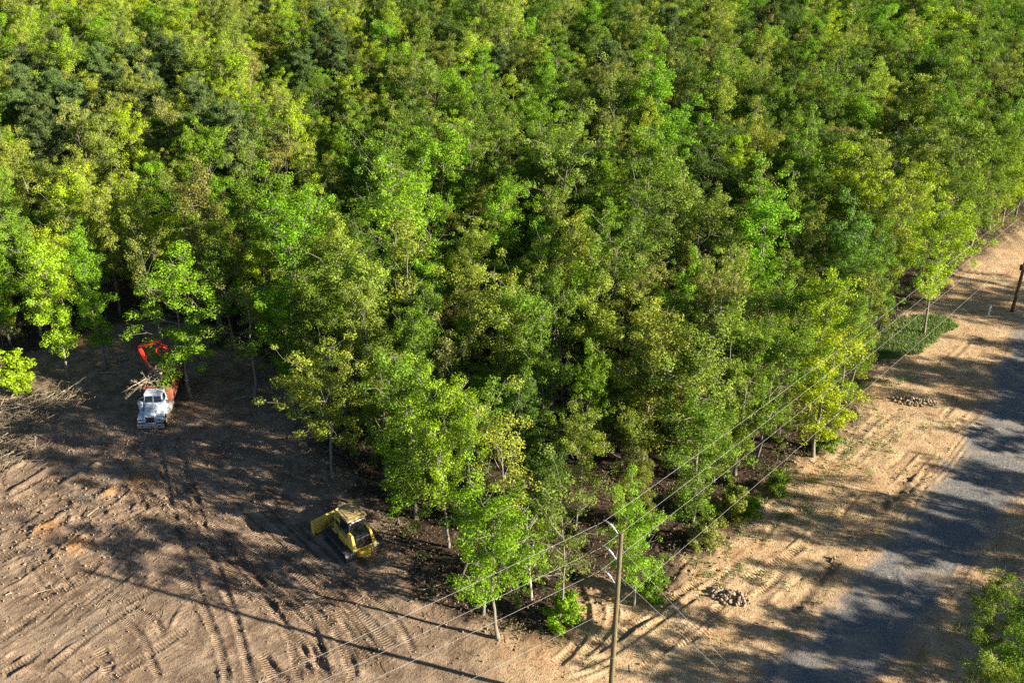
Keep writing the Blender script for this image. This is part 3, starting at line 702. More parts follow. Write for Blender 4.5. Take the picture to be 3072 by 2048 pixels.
def in_frame(t_):
    px, py, d = proj((t_['x'], t_['y'], t_['h'] * .7)); m = t_['w'] * .4 * FPX / d
    return -m < px < 3072 + m and proj((t_['x'], t_['y'], t_['h']))[1] < 2060 and proj((t_['x'], t_['y'], t_['h'] * .5))[1] > 20
leafy = [t_ for t_ in TREES if t_['kind'] != 'pine' and in_frame(t_)]
leafy.sort(key=lambda t_: (not t_['fixed'], proj((t_['x'], t_['y'], t_['h'] * .7))[2] + (45 if t_.get('under') else 0)))
INDIV = leafy[:296]; ids = {id(t_) for t_ in INDIV}
pines = [t_ for t_ in TREES if t_['kind'] == 'pine']; ids |= {id(t_) for t_ in pines}
REST = [t_ for t_ in TREES if id(t_) not in ids]
print('trees', len(TREES), 'individual', len(INDIV), 'rest', len(REST), 'other', len(OTHER))

LAND = [('the brush heap', at(90, 1180)[:2]), ('the white truck', at(480, 1150)[:2]), ('the sparse tree', at(800, 1100)[:2]), ('the bulldozer', at(1060, 1560)[:2]),
        ('the woods corner', at(1480, 1700)[:2]), ('the nearer pole', at(1850, 1700)[:2]), ('the first rock heap', at(2060, 1660)[:2]), ('the mid wires', at(2350, 1400)[:2]),
        ('the grass strip', at(2660, 1010)[:2]), ('the farther pole', at(2960, 800)[:2])]
ROWS = [(4, 'on the forest edge'), (8.5, 'in the second row'), (15, 'a few rows in'), (24, 'well inside'), (36, 'deep inside'), (52, 'very deep inside'), (999, 'at the far back')]
def size_word(h): return 'low' if h < 9.3 else ('short' if h < 10.6 else ('medium' if h < 12 else ('high' if h < 13.4 else 'towering')))
def bearing_mark(t_):
    px = proj((t_['x'], t_['y'], 6))[0]
    return min(LAND, key=lambda l: abs(proj((l[1][0], l[1][1], 2))[0] - px) + (0 if l[1][1] < t_['y'] + 6 else 400))[0]
def describe(ts):
    for t_ in ts:
        if t_['label']: continue
        dep = -poly_sdf(np.array([[t_['x'], t_['y']]]), FOREST)[0]; row = next(r for m, r in ROWS if dep < m)
        t_['parts'] = (size_word(t_['h']), t_['tint'], KIND_NAME.get(t_['kind'], ''), row, bearing_mark(t_))
        t_['label'] = '{} {} {} tree {} behind {}'.format(*t_['parts'])
    for rnd in (0,):
        by = {}
        for t_ in ts: by.setdefault(t_['label'], []).append(t_)
        for lab, v in by.items():
            if len(v) > 1:
                for t_ in v:
                    if t_['fixed']: continue
                    ns = sorted([q for q in TREES if q is not t_], key=lambda q: np.hypot(q['x'] - t_['x'], q['y'] - t_['y'])); q = ns[rnd]
                    word = 'a pine' if q['kind'] == 'pine' else ('{} one'.format(('an ' if q['tint'][0] in 'o' else 'a ') + q['tint']))
                    t_['label'] = lab + (', next to ' if rnd == 0 else ' and ') + word
describe(INDIV)
for t_ in INDIV:
    if len(t_['label'].split()) > 16: t_['label'] = t_['label'].split(', next to')[0]
for t_ in pines:
    dep = -poly_sdf(np.array([[t_['x'], t_['y']]]), FOREST)[0]
    t_['label'] = 'dark {} pine among lighter leafy trees far behind {}'.format(size_word(t_['h']), bearing_mark(t_))

def plant(name, t_, group, cat='tree'):
    tm_, cm = VAR[t_['kind']][t_['var']]
    e = thing(name, t_['label'], cat, (t_['x'], t_['y'], gh(t_['x'], t_['y']) - .06), t_['rz'], group)
    H0 = 10.0 if t_['kind'] == 'bare' else 12.0
    sx = t_['w'] / DIAM.get(t_['kind'], 5); sx = sx * 1.0; e.scale = (sx, sx, t_['h'] / H0)
    tint = np.array(TINT[t_['tint']]) * RNG.uniform(.85, 1.18) * RNG.uniform(.92, 1.08, 3)
    for nm, me in (('trunk', tm_), ('crown', cm)):
        if me is None: continue
        o = bpy.data.objects.new(nm, me); COL.objects.link(o); o.parent = e; o['tint'] = [float(k) for k in tint]
    return e
for t_ in INDIV: plant('leafy_tree', t_, 'leafy trees of the woods')
for t_ in pines: plant('pine_tree', t_, 'dark pines standing among the leafy trees')

# saplings and bushes at the edges
n_s = 0
SAP = []
for k in range(0, len(seg), 1):
    if RNG.random() < .38:
        q = seg[k] + nrm[k] * RNG.uniform(.2, 5)
        if poly_sdf(q[None], FOREST)[0] < -.3: SAP.append((q[0], q[1], RNG.uniform(3.2, 6.5)))
for i, (x, y, h) in enumerate(SAP):
    t_ = dict(x=x, y=y, h=h, w=h * .42, kind='sapling', var=i % 2, tint=pick_tint(x, y), rz=RNG.uniform(0, 6.28), fixed=False, label=None)
    t_['label'] = 'thin {} {} sapling under the edge trees behind {}'.format('tiny' if h < 4 else ('small' if h < 5.2 else 'leggy'), t_['tint'], bearing_mark(t_))
    px, py, d = proj((x, y, h * .6))
    if -40 < px < 3110 and -20 < py < 2080: plant('sapling', t_, 'saplings under the edge trees', 'sapling'); n_s += 1
for px, py, h, tint, lab in [(2190, 1560, 1.5, 'olive', 'low olive bush on the dirt strip under the lowest wire'), (2330, 1480, 1.0, 'green', 'small green bush beside the dirt strip, on bare soil'), (2110, 1640, 1.2, 'brownish-olive', 'brownish bush at the strip edge near the pale thin trunk'),
                             (2250, 1545, .9, 'bright green', 'tiny bright green bush at the dirt strip edge'), (1690, 1870, 1.3, 'bright green', 'bright green bush at the foot of the pale trunk'), (1955, 1790, 1.1, 'green', 'green bush between the guy wires and the low tree'),
                             (60, 1165, 1.8, 'lime', 'yellow-green bush beside the brush heap'), (2480, 1350, 1.0, 'olive', 'small olive bush at the edge trees past the middle of the wires')]:
    p = at(px, py); plant('bush', dict(x=p[0], y=p[1], h=h * 1.7, w=h * 1.9, kind='bush', var=0, tint=tint, rz=RNG.uniform(0, 6), label=lab), None, 'bush')
for i, (px, py, h, lab) in enumerate([(1655, 1230, 8.5, 'bare dead tree in the dark gap behind the vivid green tree'), (30, 420, 10, 'bare grey tree beside the dark pines at the picture edge'), (14, 470, 9, 'bare tangled tree below the dark pines at the picture edge'),
                                      (1600, 1800, 7.5, 'slender bare tree behind the pale trunk at the forest corner')]):
    p = at(px, py); tm_ = VAR['bare'][i % 2][0]; o = bpy.data.objects.new('bare_tree', tm_); COL.objects.link(o); o.location = (p[0], p[1], gh(p[0], p[1]) - .05); o.scale = (h / 10,) * 3; tag(o, lab, 'tree')

# everything past those: one mass of trees
proto = bpy.data.collections.new('tree_shapes'); order = []
for kind in ('round', 'tall', 'narrow', 'open', 'forked'):
    for i, (a, b) in enumerate(VAR[kind]):
        nm = 'shape_%02d' % len(order); order.append((kind, i))
        o = bpy.data.objects.new(nm, b); proto.objects.link(o)
        o2 = bpy.data.objects.new('stem_%02d' % (len(order) - 1), a)
        if 'tree_stems' not in bpy.data.collections: bpy.data.collections.new('tree_stems')
        bpy.data.collections['tree_stems'].objects.link(o2)
def mass(name, ts, label):
    me = bpy.data.meshes.new(name); me.vertices.add(len(ts))
    me.vertices.foreach_set('co', np.array([(t_['x'], t_['y'], float(gz(t_['x'], t_['y'])) - .06) for t_ in ts], np.float32).ravel())
    def at_(nm, typ, arr, key):
        a = me.attributes.new(nm, typ, 'POINT'); a.data.foreach_set(key, np.ascontiguousarray(arr).ravel())
    at_('vi', 'INT', np.array([order.index((t_['kind'], t_['var'])) for t_ in ts], np.int32), 'value')
    at_('rot', 'FLOAT_VECTOR', np.array([(0, 0, t_['rz']) for t_ in ts], np.float32), 'vector')
    at_('siz', 'FLOAT_VECTOR', np.array([(t_['w'] / DIAM[t_['kind']], t_['w'] / DIAM[t_['kind']], t_['h'] / 12) for t_ in ts], np.float32), 'vector')
    at_('tint', 'FLOAT_COLOR', np.array([(*(np.array(TINT[t_['tint']]) * RNG.uniform(.85, 1.18) * RNG.uniform(.92, 1.08, 3)), 1) for t_ in ts], np.float32), 'color')
    me.materials.append(M['leaf'])
    o = bpy.data.objects.new(name, me); COL.objects.link(o); tag(o, label, 'woods', kind='stuff')
    g = bpy.data.node_groups.new('tree_mass', 'GeometryNodeTree')
    g.interface.new_socket('Geometry', in_out='INPUT', socket_type='NodeSocketGeometry'); g.interface.new_socket('Geometry', in_out='OUTPUT', socket_type='NodeSocketGeometry')
    N = g.nodes; gi, go = N.new('NodeGroupInput'), N.new('NodeGroupOutput'); jn = N.new('GeometryNodeJoinGeometry')
    def na(nm, typ):
        n = N.new('GeometryNodeInputNamedAttribute'); n.data_type = typ; n.inputs['Name'].default_value = nm; return n.outputs[0]
    vi, rot, siz = na('vi', 'INT'), na('rot', 'FLOAT_VECTOR'), na('siz', 'FLOAT_VECTOR')
    for c in (proto, bpy.data.collections['tree_stems']):
        ci = N.new('GeometryNodeCollectionInfo'); ci.inputs['Collection'].default_value = c; ci.inputs['Separate Children'].default_value = True; ci.inputs['Reset Children'].default_value = True
        ip = N.new('GeometryNodeInstanceOnPoints'); ip.inputs['Pick Instance'].default_value = True
        g.links.new(gi.outputs[0], ip.inputs['Points']); g.links.new(ci.outputs[0], ip.inputs['Instance']); g.links.new(vi, ip.inputs['Instance Index'])
        g.links.new(rot, ip.inputs['Rotation']); g.links.new(siz, ip.inputs['Scale']); g.links.new(ip.outputs[0], jn.inputs[0])
    g.links.new(jn.outputs[0], go.inputs[0]); md = o.modifiers.new('trees', 'NODES'); md.node_group = g
    return o
mass('distant_woods', REST, 'far rows of small green and olive crowns filling the back of the woods')
ot = []
for x, y, h in OTHER:
    hb = habit(); ot.append(dict(x=x, y=y, h=h, w=DIAM[hb] * h / 12 * (.95 if h > 9.5 else 1.25), kind=hb, var=int(RNG.integers(0, len(VAR[hb]))), tint=pick_tint(x, y), rz=RNG.uniform(0, 6.28)))
mass('roadside_woods', ot, 'green woods across the gravel road that throw long shadows')

# low growth on the forest floor, sticks and leaves
g = np.random.default_rng(77); C, S, LV = [], [], []
for k in range(4600):
    i = g.integers(0, len(seg)); q = seg[i] + nrm[i] * (g.random() ** 2.0 * 12 - .6) + g.normal(0, .3, 2)
    if poly_sdf(q[None], FOREST)[0] > .3: continue
    z = gh(*q); n = int(g.integers(8, 26)); r = g.uniform(.2, .55); kindv = g.random()
    C.append(np.array([q[0], q[1], z + r * .5]) + g.normal(0, 1, (n, 3)) * np.array([r, r, r * .55])); S.append(g.uniform(.09, .2, n))
    LV.append(np.clip(np.full(n, kindv ** 1.3) + g.normal(0, .08, n), 0, 1))
C = np.concatenate(C); nn = g.normal(size=(len(C), 3)) + np.array([0, 0, .6]); nn /= np.linalg.norm(nn, axis=1, keepdims=True)
v, f = leaf_quads(C, nn, np.concatenate(S), g)
o = bpy.data.objects.new('undergrowth', np_mesh('undergrowth', v, f, [M['under']], {'lv': ('POINT', np.repeat(np.concatenate(LV), 4))})); COL.objects.link(o)
tag(o, 'brown and green low growth on the forest floor along the edge', 'undergrowth', kind='stuff')
C = []
lo, hi = GRASS.min(0) - 1, GRASS.max(0) + 1
q = g.uniform(lo, hi, (26000, 2)); q = q[poly_sdf(q, GRASS) + (fbm(q[:, 0], q[:, 1], 90) - .5) * 2 < .2]
tuft = np.concatenate([smooth_path(plan([(2080, 1700), (2250, 1560), (2400, 1440), (2560, 1290), (2650, 1100)]), .25)] * 3) + g.normal(0, 1.3, (1, 2))
w = [g.normal(0, .9, (14, 2)) * .3 + tuft[g.integers(0, len(tuft))] + g.normal(0, 1.8, 2) for _ in range(170)]
w += [g.normal(0, .25, (10, 2)) + np.array([g.uniform(3, 40), g.uniform(42, 80)]) for _ in range(110)]
w = np.concatenate(w); w = w[(poly_sdf(w, ROAD) > .4) & (poly_sdf(w, FOREST) > -1)]
q = np.concatenate([q, w]); n = len(q); zz = np.array([gh(a, b) for a, b in q]); a = g.uniform(0, 6.28, n); hh = g.uniform(.1, .3, n)
b0 = np.stack([q[:, 0], q[:, 1], zz], 1); sd_ = np.stack([np.cos(a), np.sin(a), a * 0], 1) * .035
tip = b0 + np.stack([g.normal(0, .08, n), g.normal(0, .08, n), hh], 1)
v = np.stack([b0 - sd_, b0 + sd_, tip + sd_ * .3, tip - sd_ * .3], 1).reshape(-1, 3)
o = bpy.data.objects.new('grass', np_mesh('grass', v, np.arange(n * 4).reshape(-1, 4), [M['grass']], {'lv': ('POINT', np.repeat(g.random(n), 4))})); COL.objects.link(o)
tag(o, 'green grass strip and loose weeds on the tan dirt under the wires', 'grass', kind='stuff')
# ------------------------------------------------------------------ the bulldozer (local +Y is its front)
def bulldozer():
    x, y = -11.6, 58.4
    D = thing('bulldozer', 'yellow bulldozer with dusty roof and dark glass parked on the torn dirt', 'bulldozer', (x, y, gh(x, y) - .03), R(36)); D.scale = (1.06,) * 3
    R_, y0, y1, zc = .40, -1.42, 1.30, .46
    for sx in (-1, 1):
        m = MB(); cx = sx * 1.06; w = .76
        per = []; straight = y1 - y0; arc = math.pi * R_; tot = 2 * straight + 2 * arc; n = 42
        for i in range(n):
            s = tot * i / n
            if s < straight: c = (y0 + s, zc + R_); a = 0
            elif s < straight + arc: th = (s - straight) / R_; c = (y1 + R_ * math.sin(th), zc + R_ * math.cos(th)); a = -th
            elif s < 2 * straight + arc: c = (y1 - (s - straight - arc), zc - R_); a = math.pi
            else: th = (s - 2 * straight - arc) / R_; c = (y0 - R_ * math.sin(th), zc - R_ * math.cos(th)); a = math.pi - th
            m.box((cx, c[0], c[1]), (w, tot / n * .9, .035), rx=a)
            oy, oz = -math.sin(a) * .045, math.cos(a) * .045
            m.box((cx, c[0] + oy, c[1] + oz), (w, .028, .075), rx=a)
        trk_ = m.build('track', M['steel'], D)
        m = MB(); m.box((cx, (y0 + y1) / 2, zc), (.26, straight * .86, .34)); m.build('track_frame', M['yellow'], trk_, .02)
        for nm, yy, rr in (('sprocket', y0, .33), ('idler', y1, .33)):
            m = MB(); m.tube([(cx - .12, yy, zc), (cx + .12, yy, zc)], rr, 18); m.tube([(cx - .2, yy, zc), (cx + .2, yy, zc)], .13, 12); m.build(nm, M['steel'], trk_, .01)
        for k in range(5):
            yy = y0 + .45 + k * (straight - .9) / 4; m = MB(); m.tube([(cx - .14, yy, zc - .29), (cx + .14, yy, zc - .29)], .1, 12); m.build('roller', M['steel'], trk_)
    m = MB(); m.box((0, -.1, .72), (1.18, 3.3, .62)); m.build('hull', M['yellow'], D, .03)
    # slant nose
    m = MB(); m.hexa([(-.5, .62, 1.0), (.5, .62, 1.0), (.44, 1.95, 1.0), (-.44, 1.95, 1.0)], [(-.5, .62, 1.78), (.5, .62, 1.78), (.40, 1.86, 1.38), (-.40, 1.86, 1.38)]); hood = m.build('engine_hood', M['yellow'], D, .04)
    for s in (-1, 1):
        m = MB()
        for k in range(5): m.box((s * .497, .85 + k * .13, 1.30), (.02, .07, .38))
        m.build('louvre', M['black'], hood)
    m = MB(); m.tube([(-.34, .78, 1.7), (-.34, .78, 2.32), (-.34, .72, 2.46)], .07, 12); m.build('exhaust_pipe', M['dark_metal'], D)
    m = MB(); m.tube([(.30, .95, 1.6), (.30, .95, 1.92)], .09, 12); m.build('air_intake', M['black'], D, .01)
    # cab
    m = MB(); m.hexa([(-.66, -.92, 1.02), (.66, -.92, 1.02), (.62, .58, 1.02), (-.62, .58, 1.02)], [(-.60, -.84, 2.72), (.60, -.84, 2.72), (.56, .50, 2.72), (-.56, .50, 2.72)])
    cab = m.build('cab', M['black'], D, .03)
    def pane(a, b, c, d, nm='window'):
        mm = MB(); nrm_ = (Vector(b) - Vector(a)).cross(Vector(d) - Vector(a)).normalized() * .012
        mm.hexa([Vector(p) for p in (a, b, c, d)], [Vector(p) + nrm_ for p in (a, b, c, d)]); return mm.build(nm, M['glass'], cab)
    pane((-.53, -.905, 1.55), (.53, -.905, 1.55), (.50, -.858, 2.62), (-.50, -.858, 2.62))
    pane((-.647, .40, 1.45), (-.658, -.74, 1.45), (-.612, -.70, 2.62), (-.600, .36, 2.62)); pane((.658, -.74, 1.45), (.647, .40, 1.45), (.600, .36, 2.62), (.612, -.70, 2.62))
    pane((.5, .567, 1.9), (-.5, .567, 1.9), (-.47, .53, 2.62), (.47, .53, 2.62))
    m = MB(); m.prism([(-.74, -.98), (.74, -.98), (.74, .42), (.46, .80), (-.46, .80), (-.74, .42)], 2.72, 2.86, axis=2); roof = m.build('cab_roof', M['roof_yellow'], D, .035)
    m = MB(); m.box((0, -.05, 2.875), (1.05, 1.25, .03)); m.build('roof_panel', M['roof_yellow'], roof, .01)
    m = MB(); m.tube([(.16, -.42, 2.88), (.16, -.42, 2.98)], .075, 12); m.build('beacon', M['yellow'], roof, .01)
    m = MB(); m.box((0, -.99, 2.66), (1.34, .05, .17)); band = m.build('rear_lamp_bar', M['black'], cab, .01)
    m = MB(); xs = -.42
    for wd, kind in ((.20, 0), (.06, 1), (.13, 0), (.05, 1), (.11, 0), (.05, 1), (.05, 1), (.12, 0)):
        m.box((xs + wd / 2, -1.018, 2.665), (wd, .008, .105 if kind == 0 else .11)); xs += wd + .028
    m.build('lettering', M['white_mark'], band)
    for s in (-1, 1):
        m = MB(); m.tube([(s * .56, -1.0, 2.6), (s * .56, -1.07, 2.6)], .05, 10); m.build('work_lamp', M['lamp'], cab)
        m = MB(); m.tube([(s * .64, .5, 2.3), (s * .95, .62, 2.3)], .015, 6); m.box((s * .98, .62, 2.22), (.03, .16, .26)); m.build('mirror', M['black'], cab)
    # rear
    m = MB(); m.hexa([(-.58, -1.78, .98), (.58, -1.78, .98), (.62, -.9, .98), (-.62, -.9, .98)], [(-.54, -1.66, 1.72), (.54, -1.66, 1.72), (.58, -.9, 1.86), (-.58, -.9, 1.86)]); rad = m.build('radiator_housing', M['black'], D, .03)
    m = MB()
    for k in range(9): m.box((0, -1.775 + .0145 * k, 1.04 + .078 * k), (1.0, .02, .03))
    m.build('grille', M['dark_metal'], rad)
    m = MB(); m.hexa([(-.5, -1.6, 1.735), (.5, -1.6, 1.735), (.54, -1.0, 1.84), (-.54, -1.0, 1.84)], [(-.5, -1.6, 1.765), (.5, -1.6, 1.765), (.54, -1.0, 1.87), (-.54, -1.0, 1.87)]); m.build('rear_screen', M['glass'], rad)
    for s in (-1, 1):
        m = MB(); a, b = s * .60, s * .90
        m.hexa([(min(a, b), -1.86, .92), (max(a, b), -1.86, .92), (max(a, b), -1.0, .92), (min(a, b), -1.0, .92)],
               [(min(a, s * .74), -1.42, 1.95), (max(a, s * .74), -1.42, 1.95), (max(a, s * .78), -.95, 1.95), (min(a, s * .78), -.95, 1.95)]); m.build('rear_cowl', M['yellow'], D, .03)
        m = MB(); m.box((s * .80, -.42, 1.22), (.36, 1.05, .56)); tank = m.build('side_tank', M['yellow'], D, .04)
        m = MB()
        for k in range(6): m.box((s * .983, -.82 + k * .16, 1.22), (.012, .05, .42))
        m.build('vent', M['black'], tank)
        m = MB(); m.box((s * .76, .62, 1.06), (.42, .95, .08)); m.build('fender', M['yellow'], D, .02)
        m = MB(); m.box((s * .86, .2, 1.14), (.3, .3, .05)); m.build('step', M['black'], D, .01)
    m = MB(); m.box((0, -1.92, .66), (1.05, .26, .42)); m.box((0, -2.1, .5), (.4, .25, .16)); m.build('tow_block', M['yellow'], D, .04)
    m = MB(); m.tube([(.34, -2.02, .9), (.36, -2.1, .3)], .05, 8); m.build('tow_hook', M['rust_red'], D)
    # blade
    B = []
    for k in range(7):
        a = -1 + 2 * k / 6; B.append((2.62 - .16 * (1 - a * a) + (.07 if k == 6 else 0), .10 + 1.08 * k / 6))
    back = [(p[0] - .07, p[1]) for p in B]
    m = MB(); m.prism(B + back[::-1], -1.62, 1.62, axis=0); bl = m.build('blade', M['yellow'], D, .012)
    bl.rotation_euler.z = R(5)
    m = MB()
    for s in (-1, 1): m.box((s * 1.6, 2.52, .64), (.05, .34, 1.08)); m.box((s * .75, 2.36, .6), (.09, .12, .85))
    m.box((0, 2.36, .30), (2.9, .12, .14)); m.box((0, 2.38, .98), (2.9, .10, .12)); m.build('blade_rib', M['yellow'], bl, .012)
    m = MB(); m.box((0, 2.57, .1), (3.3, .06, .2)); m.build('cutting_edge', M['steel'], bl)
    for s in (-1, 1):
        m = MB(); m.tube([(s * .52, .9, .5), (s * .50, 2.38, .42)], .10, 8); m.build('push_arm', M['yellow'], D)
        m = MB(); m.tube([(s * .42, 1.55, 1.32), (s * .44, 1.95, 1.0)], .075, 10); m.tube([(s * .44, 1.95, 1.0), (s * .46, 2.36, .66)], .04, 8, 0); m.build('lift_cylinder', M['chrome'], D)
    m = MB(); m.box((0, 2.1, .52), (.9, .3, .3)); m.box((0, 2.0, 1.05), (.32, .5, .4)); m.build('blade_frame', M['yellow'], D, .03)
bulldozer()

# ------------------------------------------------------------------ the truck (local -Y is its front)
def truck():
    x, y = -30.6, 72.7
    T = thing('grapple_truck', 'old white truck with rusty red open box and red loader boom', 'truck', (x, y, gh(x, y) + .0), R(3)); T.scale = (.92,) * 3
    W = M['white']
    m = MB()
    for s in (-1, 1): m.box((s * .42, 4.9, .82), (.12, 9.2, .26))
    m.box((0, 2.2, .8), (.84, .2, .2)); m.box((0, 7.6, .8), (.84, .2, .2)); m.build('chassis', M['dark_metal'], T, .01)
    m = MB(); m.prism([(-.10, .42), (.10, .42), (.12, .52), (.12, .80), (.0, .84), (-.08, .80)], -1.22, 1.22, axis=0); bp = m.build('bumper', M['bumper'], T, .03)
    m = MB(); m.box((.08, -.105, .56), (.14, .03, .1)); m.box((-.75, -.105, .62), (.2, .03, .08)); m.box((.78, -.105, .62), (.2, .03, .08)); m.build('tow_hole', M['black'], bp)
    # hood: narrow, rising to the screen
    st = [(.10, .50, .92, 1.62), (.22, .54, .90, 1.70), (1.0, .66, .9, 1.80), (1.85, .82, .9, 1.92)]
    vs, fs = [], []
    for yy, hw, zb, zt in st:
        for px, pz in ((-hw, zb), (-hw, zt - .16), (-hw * .86, zt - .03), (0, zt + .02), (hw * .86, zt - .03), (hw, zt - .16), (hw, zb)): vs.append((px, yy, pz))
    for i in range(3):
        for k in range(7):
            a, b = i * 7 + k, i * 7 + (k + 1) % 7; fs.append((a, b, b + 7, a + 7))
    fs += [tuple(range(7)), tuple(range(27, 20, -1))]
    m = MB(); m.add(vs, fs); hood = m.build('hood', W, T, .025)
    m = MB(); m.box((0, .075, 1.24), (.86, .05, .66)); gr = m.build('grille', M['black'], T, .02)
    m = MB()
    for k in range(11): m.box((-.38 + k * .076, .04, 1.24), (.026, .03, .60))
    m.build('grille_bar', M['chrome'], gr)
    m = MB()
    for a, b, c, d in ((0, 1.60, .98, .07), (0, .90, .98, .06)): m.box((a, .05, b), (c, .09, d))
    for s in (-1, 1): m.box((s * .46, .05, 1.25), (.07, .09, .7))
    m.build('grille_surround', W, T, .015)
    m = MB(); m.box((0, .03, 1.655), (.1, .06, .09)); m.build('hood_ornament', M['chrome'], hood)
    for s in (-1, 1):
        m = MB(); P = [(.08, .92), (.08, 1.34), (.3, 1.46), (1.15, 1.5), (1.55, 1.34), (1.72, .92), (1.5, .92), (1.36, 1.18), (1.05, 1.3), (.72, 1.24), (.52, .92)]
        a, b = sorted((s * .53, s * 1.16)); m.prism(P, a, b, axis=0); fd = m.build('fender', W, T, .03)
        m = MB(); m.box((s * .84, .07, 1.20), (.44, .03, .2)); hl = m.build('headlight', M['black'], fd, .01)
        m = MB(); m.tube([(s * .74, .05, 1.20), (s * .74, .03, 1.20)], .075, 14); m.tube([(s * .94, .05, 1.20), (s * .94, .03, 1.20)], .075, 14); m.build('lens', M['lamp'], hl)
        m = MB(); m.box((s * 1.0, .07, 1.02), (.16, .03, .07)); m.build('indicator', M['amber'], fd)
        m = MB(); wx = s * .98
        m.tube([(wx - .14, 1.1, .52), (wx - .11, 1.1, .52), (wx + .11, 1.1, .52), (wx + .14, 1.1, .52)], [.45, .52, .52, .45], 22); wh = m.build('front_wheel', M['rubber'], T)
        m = MB(); m.tube([(wx - s * -.13, 1.1, .52), (wx + s * .16, 1.1, .52)], .27, 16); m.tube([(wx, 1.1, .52), (wx + s * .2, 1.1, .52)], .1, 12); m.build('rim', M['bumper'], wh)
        for yy in (7.0, 8.35):
            for dx in (.72, 1.06):
                m = MB(); wx = s * dx; m.tube([(wx - .14, yy, .52), (wx - .11, yy, .52), (wx + .11, yy, .52), (wx + .14, yy, .52)], [.45, .52, .52, .45], 20); wh = m.build('rear_wheel', M['rubber'], T)
                m = MB(); m.tube([(wx - .15, yy, .52), (wx + .15, yy, .52)], .26, 14); m.build('rim', M['bumper'], wh)
        m = MB(); m.tube([(s * .98, 2.5, .78), (s * .98, 3.7, .78)], .34, 18); m.build('fuel_tank', M['bumper'], T, .02)
        m = MB(); m.box((s * 1.0, 2.05, .72), (.4, .5, .06)); m.box((s * 1.0, 2.05, 1.0), (.36, .4, .06)); m.build('step', M['bumper'], T)
    # cab
    c0 = [(-.92, 1.8, .95), (.92, 1.8, .95), (.92, 3.1, .95), (-.92, 3.1, .95)]; c1 = [(-.92, 1.8, 1.92), (.92, 1.8, 1.92), (.92, 3.1, 1.92), (-.92, 3.1, 1.92)]; c2 = [(-.80, 2.08, 2.66), (.80, 2.08, 2.66), (.80, 3.06, 2.66), (-.80, 3.06, 2.66)]
    m = MB(); m.add(c0 + c1 + c2, [(3, 2, 1, 0), (0, 1, 5, 4), (1, 2, 6, 5), (2, 3, 7, 6), (3, 0, 4, 7), (4, 5, 9, 8), (5, 6, 10, 9), (6, 7, 11, 10), (7, 4, 8, 11), (8, 9, 10, 11)]); cab = m.build('cab', W, T, .05)
    m = MB(); m.prism([(2.0, 2.63), (3.12, 2.63), (3.1, 2.74), (2.2, 2.78), (2.02, 2.70)], -.84, .84, axis=0); m.build('cab_roof', W, T, .04)
    def pane(nm, q, off):
        a, b, c, d = [Vector(p) for p in q]; n_ = (b - a).cross(d - a).normalized() * .016
        mm = MB(); mm.hexa([a, b, c, d], [p + n_ for p in (a, b, c, d)]); return mm.build(nm, M['glass'], cab)
    pane('windshield', [(-.80, 1.843, 2.00), (.80, 1.843, 2.00), (.71, 2.052, 2.56), (-.71, 2.052, 2.56)], 1)
    pane('side_window', [(.910, 2.05, 2.00), (.910, 2.85, 2.00), (.82, 2.85, 2.56), (.82, 2.22, 2.56)], 1); pane('side_window', [(-.910, 2.85, 2.00), (-.910, 2.05, 2.00), (-.82, 2.22, 2.56), (-.82, 2.85, 2.56)], 1)
    m = MB(); m.box((0, 1.935, 2.28), (.035, .05, .6), rx=R(-20)); m.build('screen_pillar', W, cab)
    for s in (-1, 1):
        m = MB(); m.prism([(1.98, 1.02), (2.95, 1.02), (2.95, 1.90), (1.98, 1.90)], *sorted((s * .915, s * .965)), axis=0); dr = m.build('door', W, cab, .02)
        m = MB(); m.box((s * .98, 2.78, 1.6), (.03, .16, .04)); m.build('handle', M['chrome'], dr)
        m = MB(); m.tube([(s * .95, 1.95, 1.75), (s * 1.28, 1.78, 1.82), (s * 1.28, 1.78, 2.4), (s * .86, 2.1, 2.5)], .018, 6); m.box((s * 1.28, 1.77, 2.1), (.2, .05, .42)); m.build('mirror', M['chrome'], cab)
    m = MB(); m.tube([(-1.16, 1.72, 1.25), (-1.16, 1.72, 1.95)], .21, 18); m.tube([(-1.16, 1.72, 1.95), (-1.16, 1.72, 2.02), (-1.16, 1.72, 2.14)], [.25, .27, .20], 18); m.tube([(-1.16, 1.72, 1.2), (-.8, 1.6, 1.15)], .1, 10); m.build('air_cleaner', W, T, .015)
    m = MB(); m.tube([(.78, 3.22, .9), (.78, 3.22, 2.5), (.78, 3.28, 2.62)], .075, 12); m.build('exhaust_stack', M['dark_metal'], T)
    # open box
    y0, y1, hw, zb, zt = 3.45, 9.6, 1.22, 1.1, 2.55
    m = MB(); m.box((0, (y0 + y1) / 2, zb), (2 * hw, y1 - y0, .12))
    for s in (-1, 1): m.box((s * (hw - .03), (y0 + y1) / 2, (zb + zt) / 2 + .03), (.06, y1 - y0, zt - zb - .06))
    m.box((0, y0 + .03, (zb + zt) / 2 + .15), (2 * hw - .12, .06, zt - zb + .2)); m.box((0, y1 - .03, (zb + zt) / 2), (2 * hw - .12, .06, zt - zb - .1)); box = m.build('load_box', M['rust_red'], T, .01)
    m = MB()
    for s in (-1, 1):
        for k in range(9): m.box((s * (hw + .045), y0 + .12 + k * (y1 - y0 - .24) / 8, (zb + zt) / 2), (.09, .11, zt - zb - .06))
        m.box((s * (hw + .02), (y0 + y1) / 2, zt + .03), (.16, y1 - y0, .1))
    m.build('box_rib', M['rust_red'], box, .008)
    # loader
    lx, ly = -.95, 6.0
    m = MB(); m.tube([(lx, ly, 1.2), (lx, ly, 2.7)], [.2, .17], 12); m.box((lx, ly, 2.75), (.4, .4, .3)); boom = m.build('loader_mast', M['red'], T, .02)
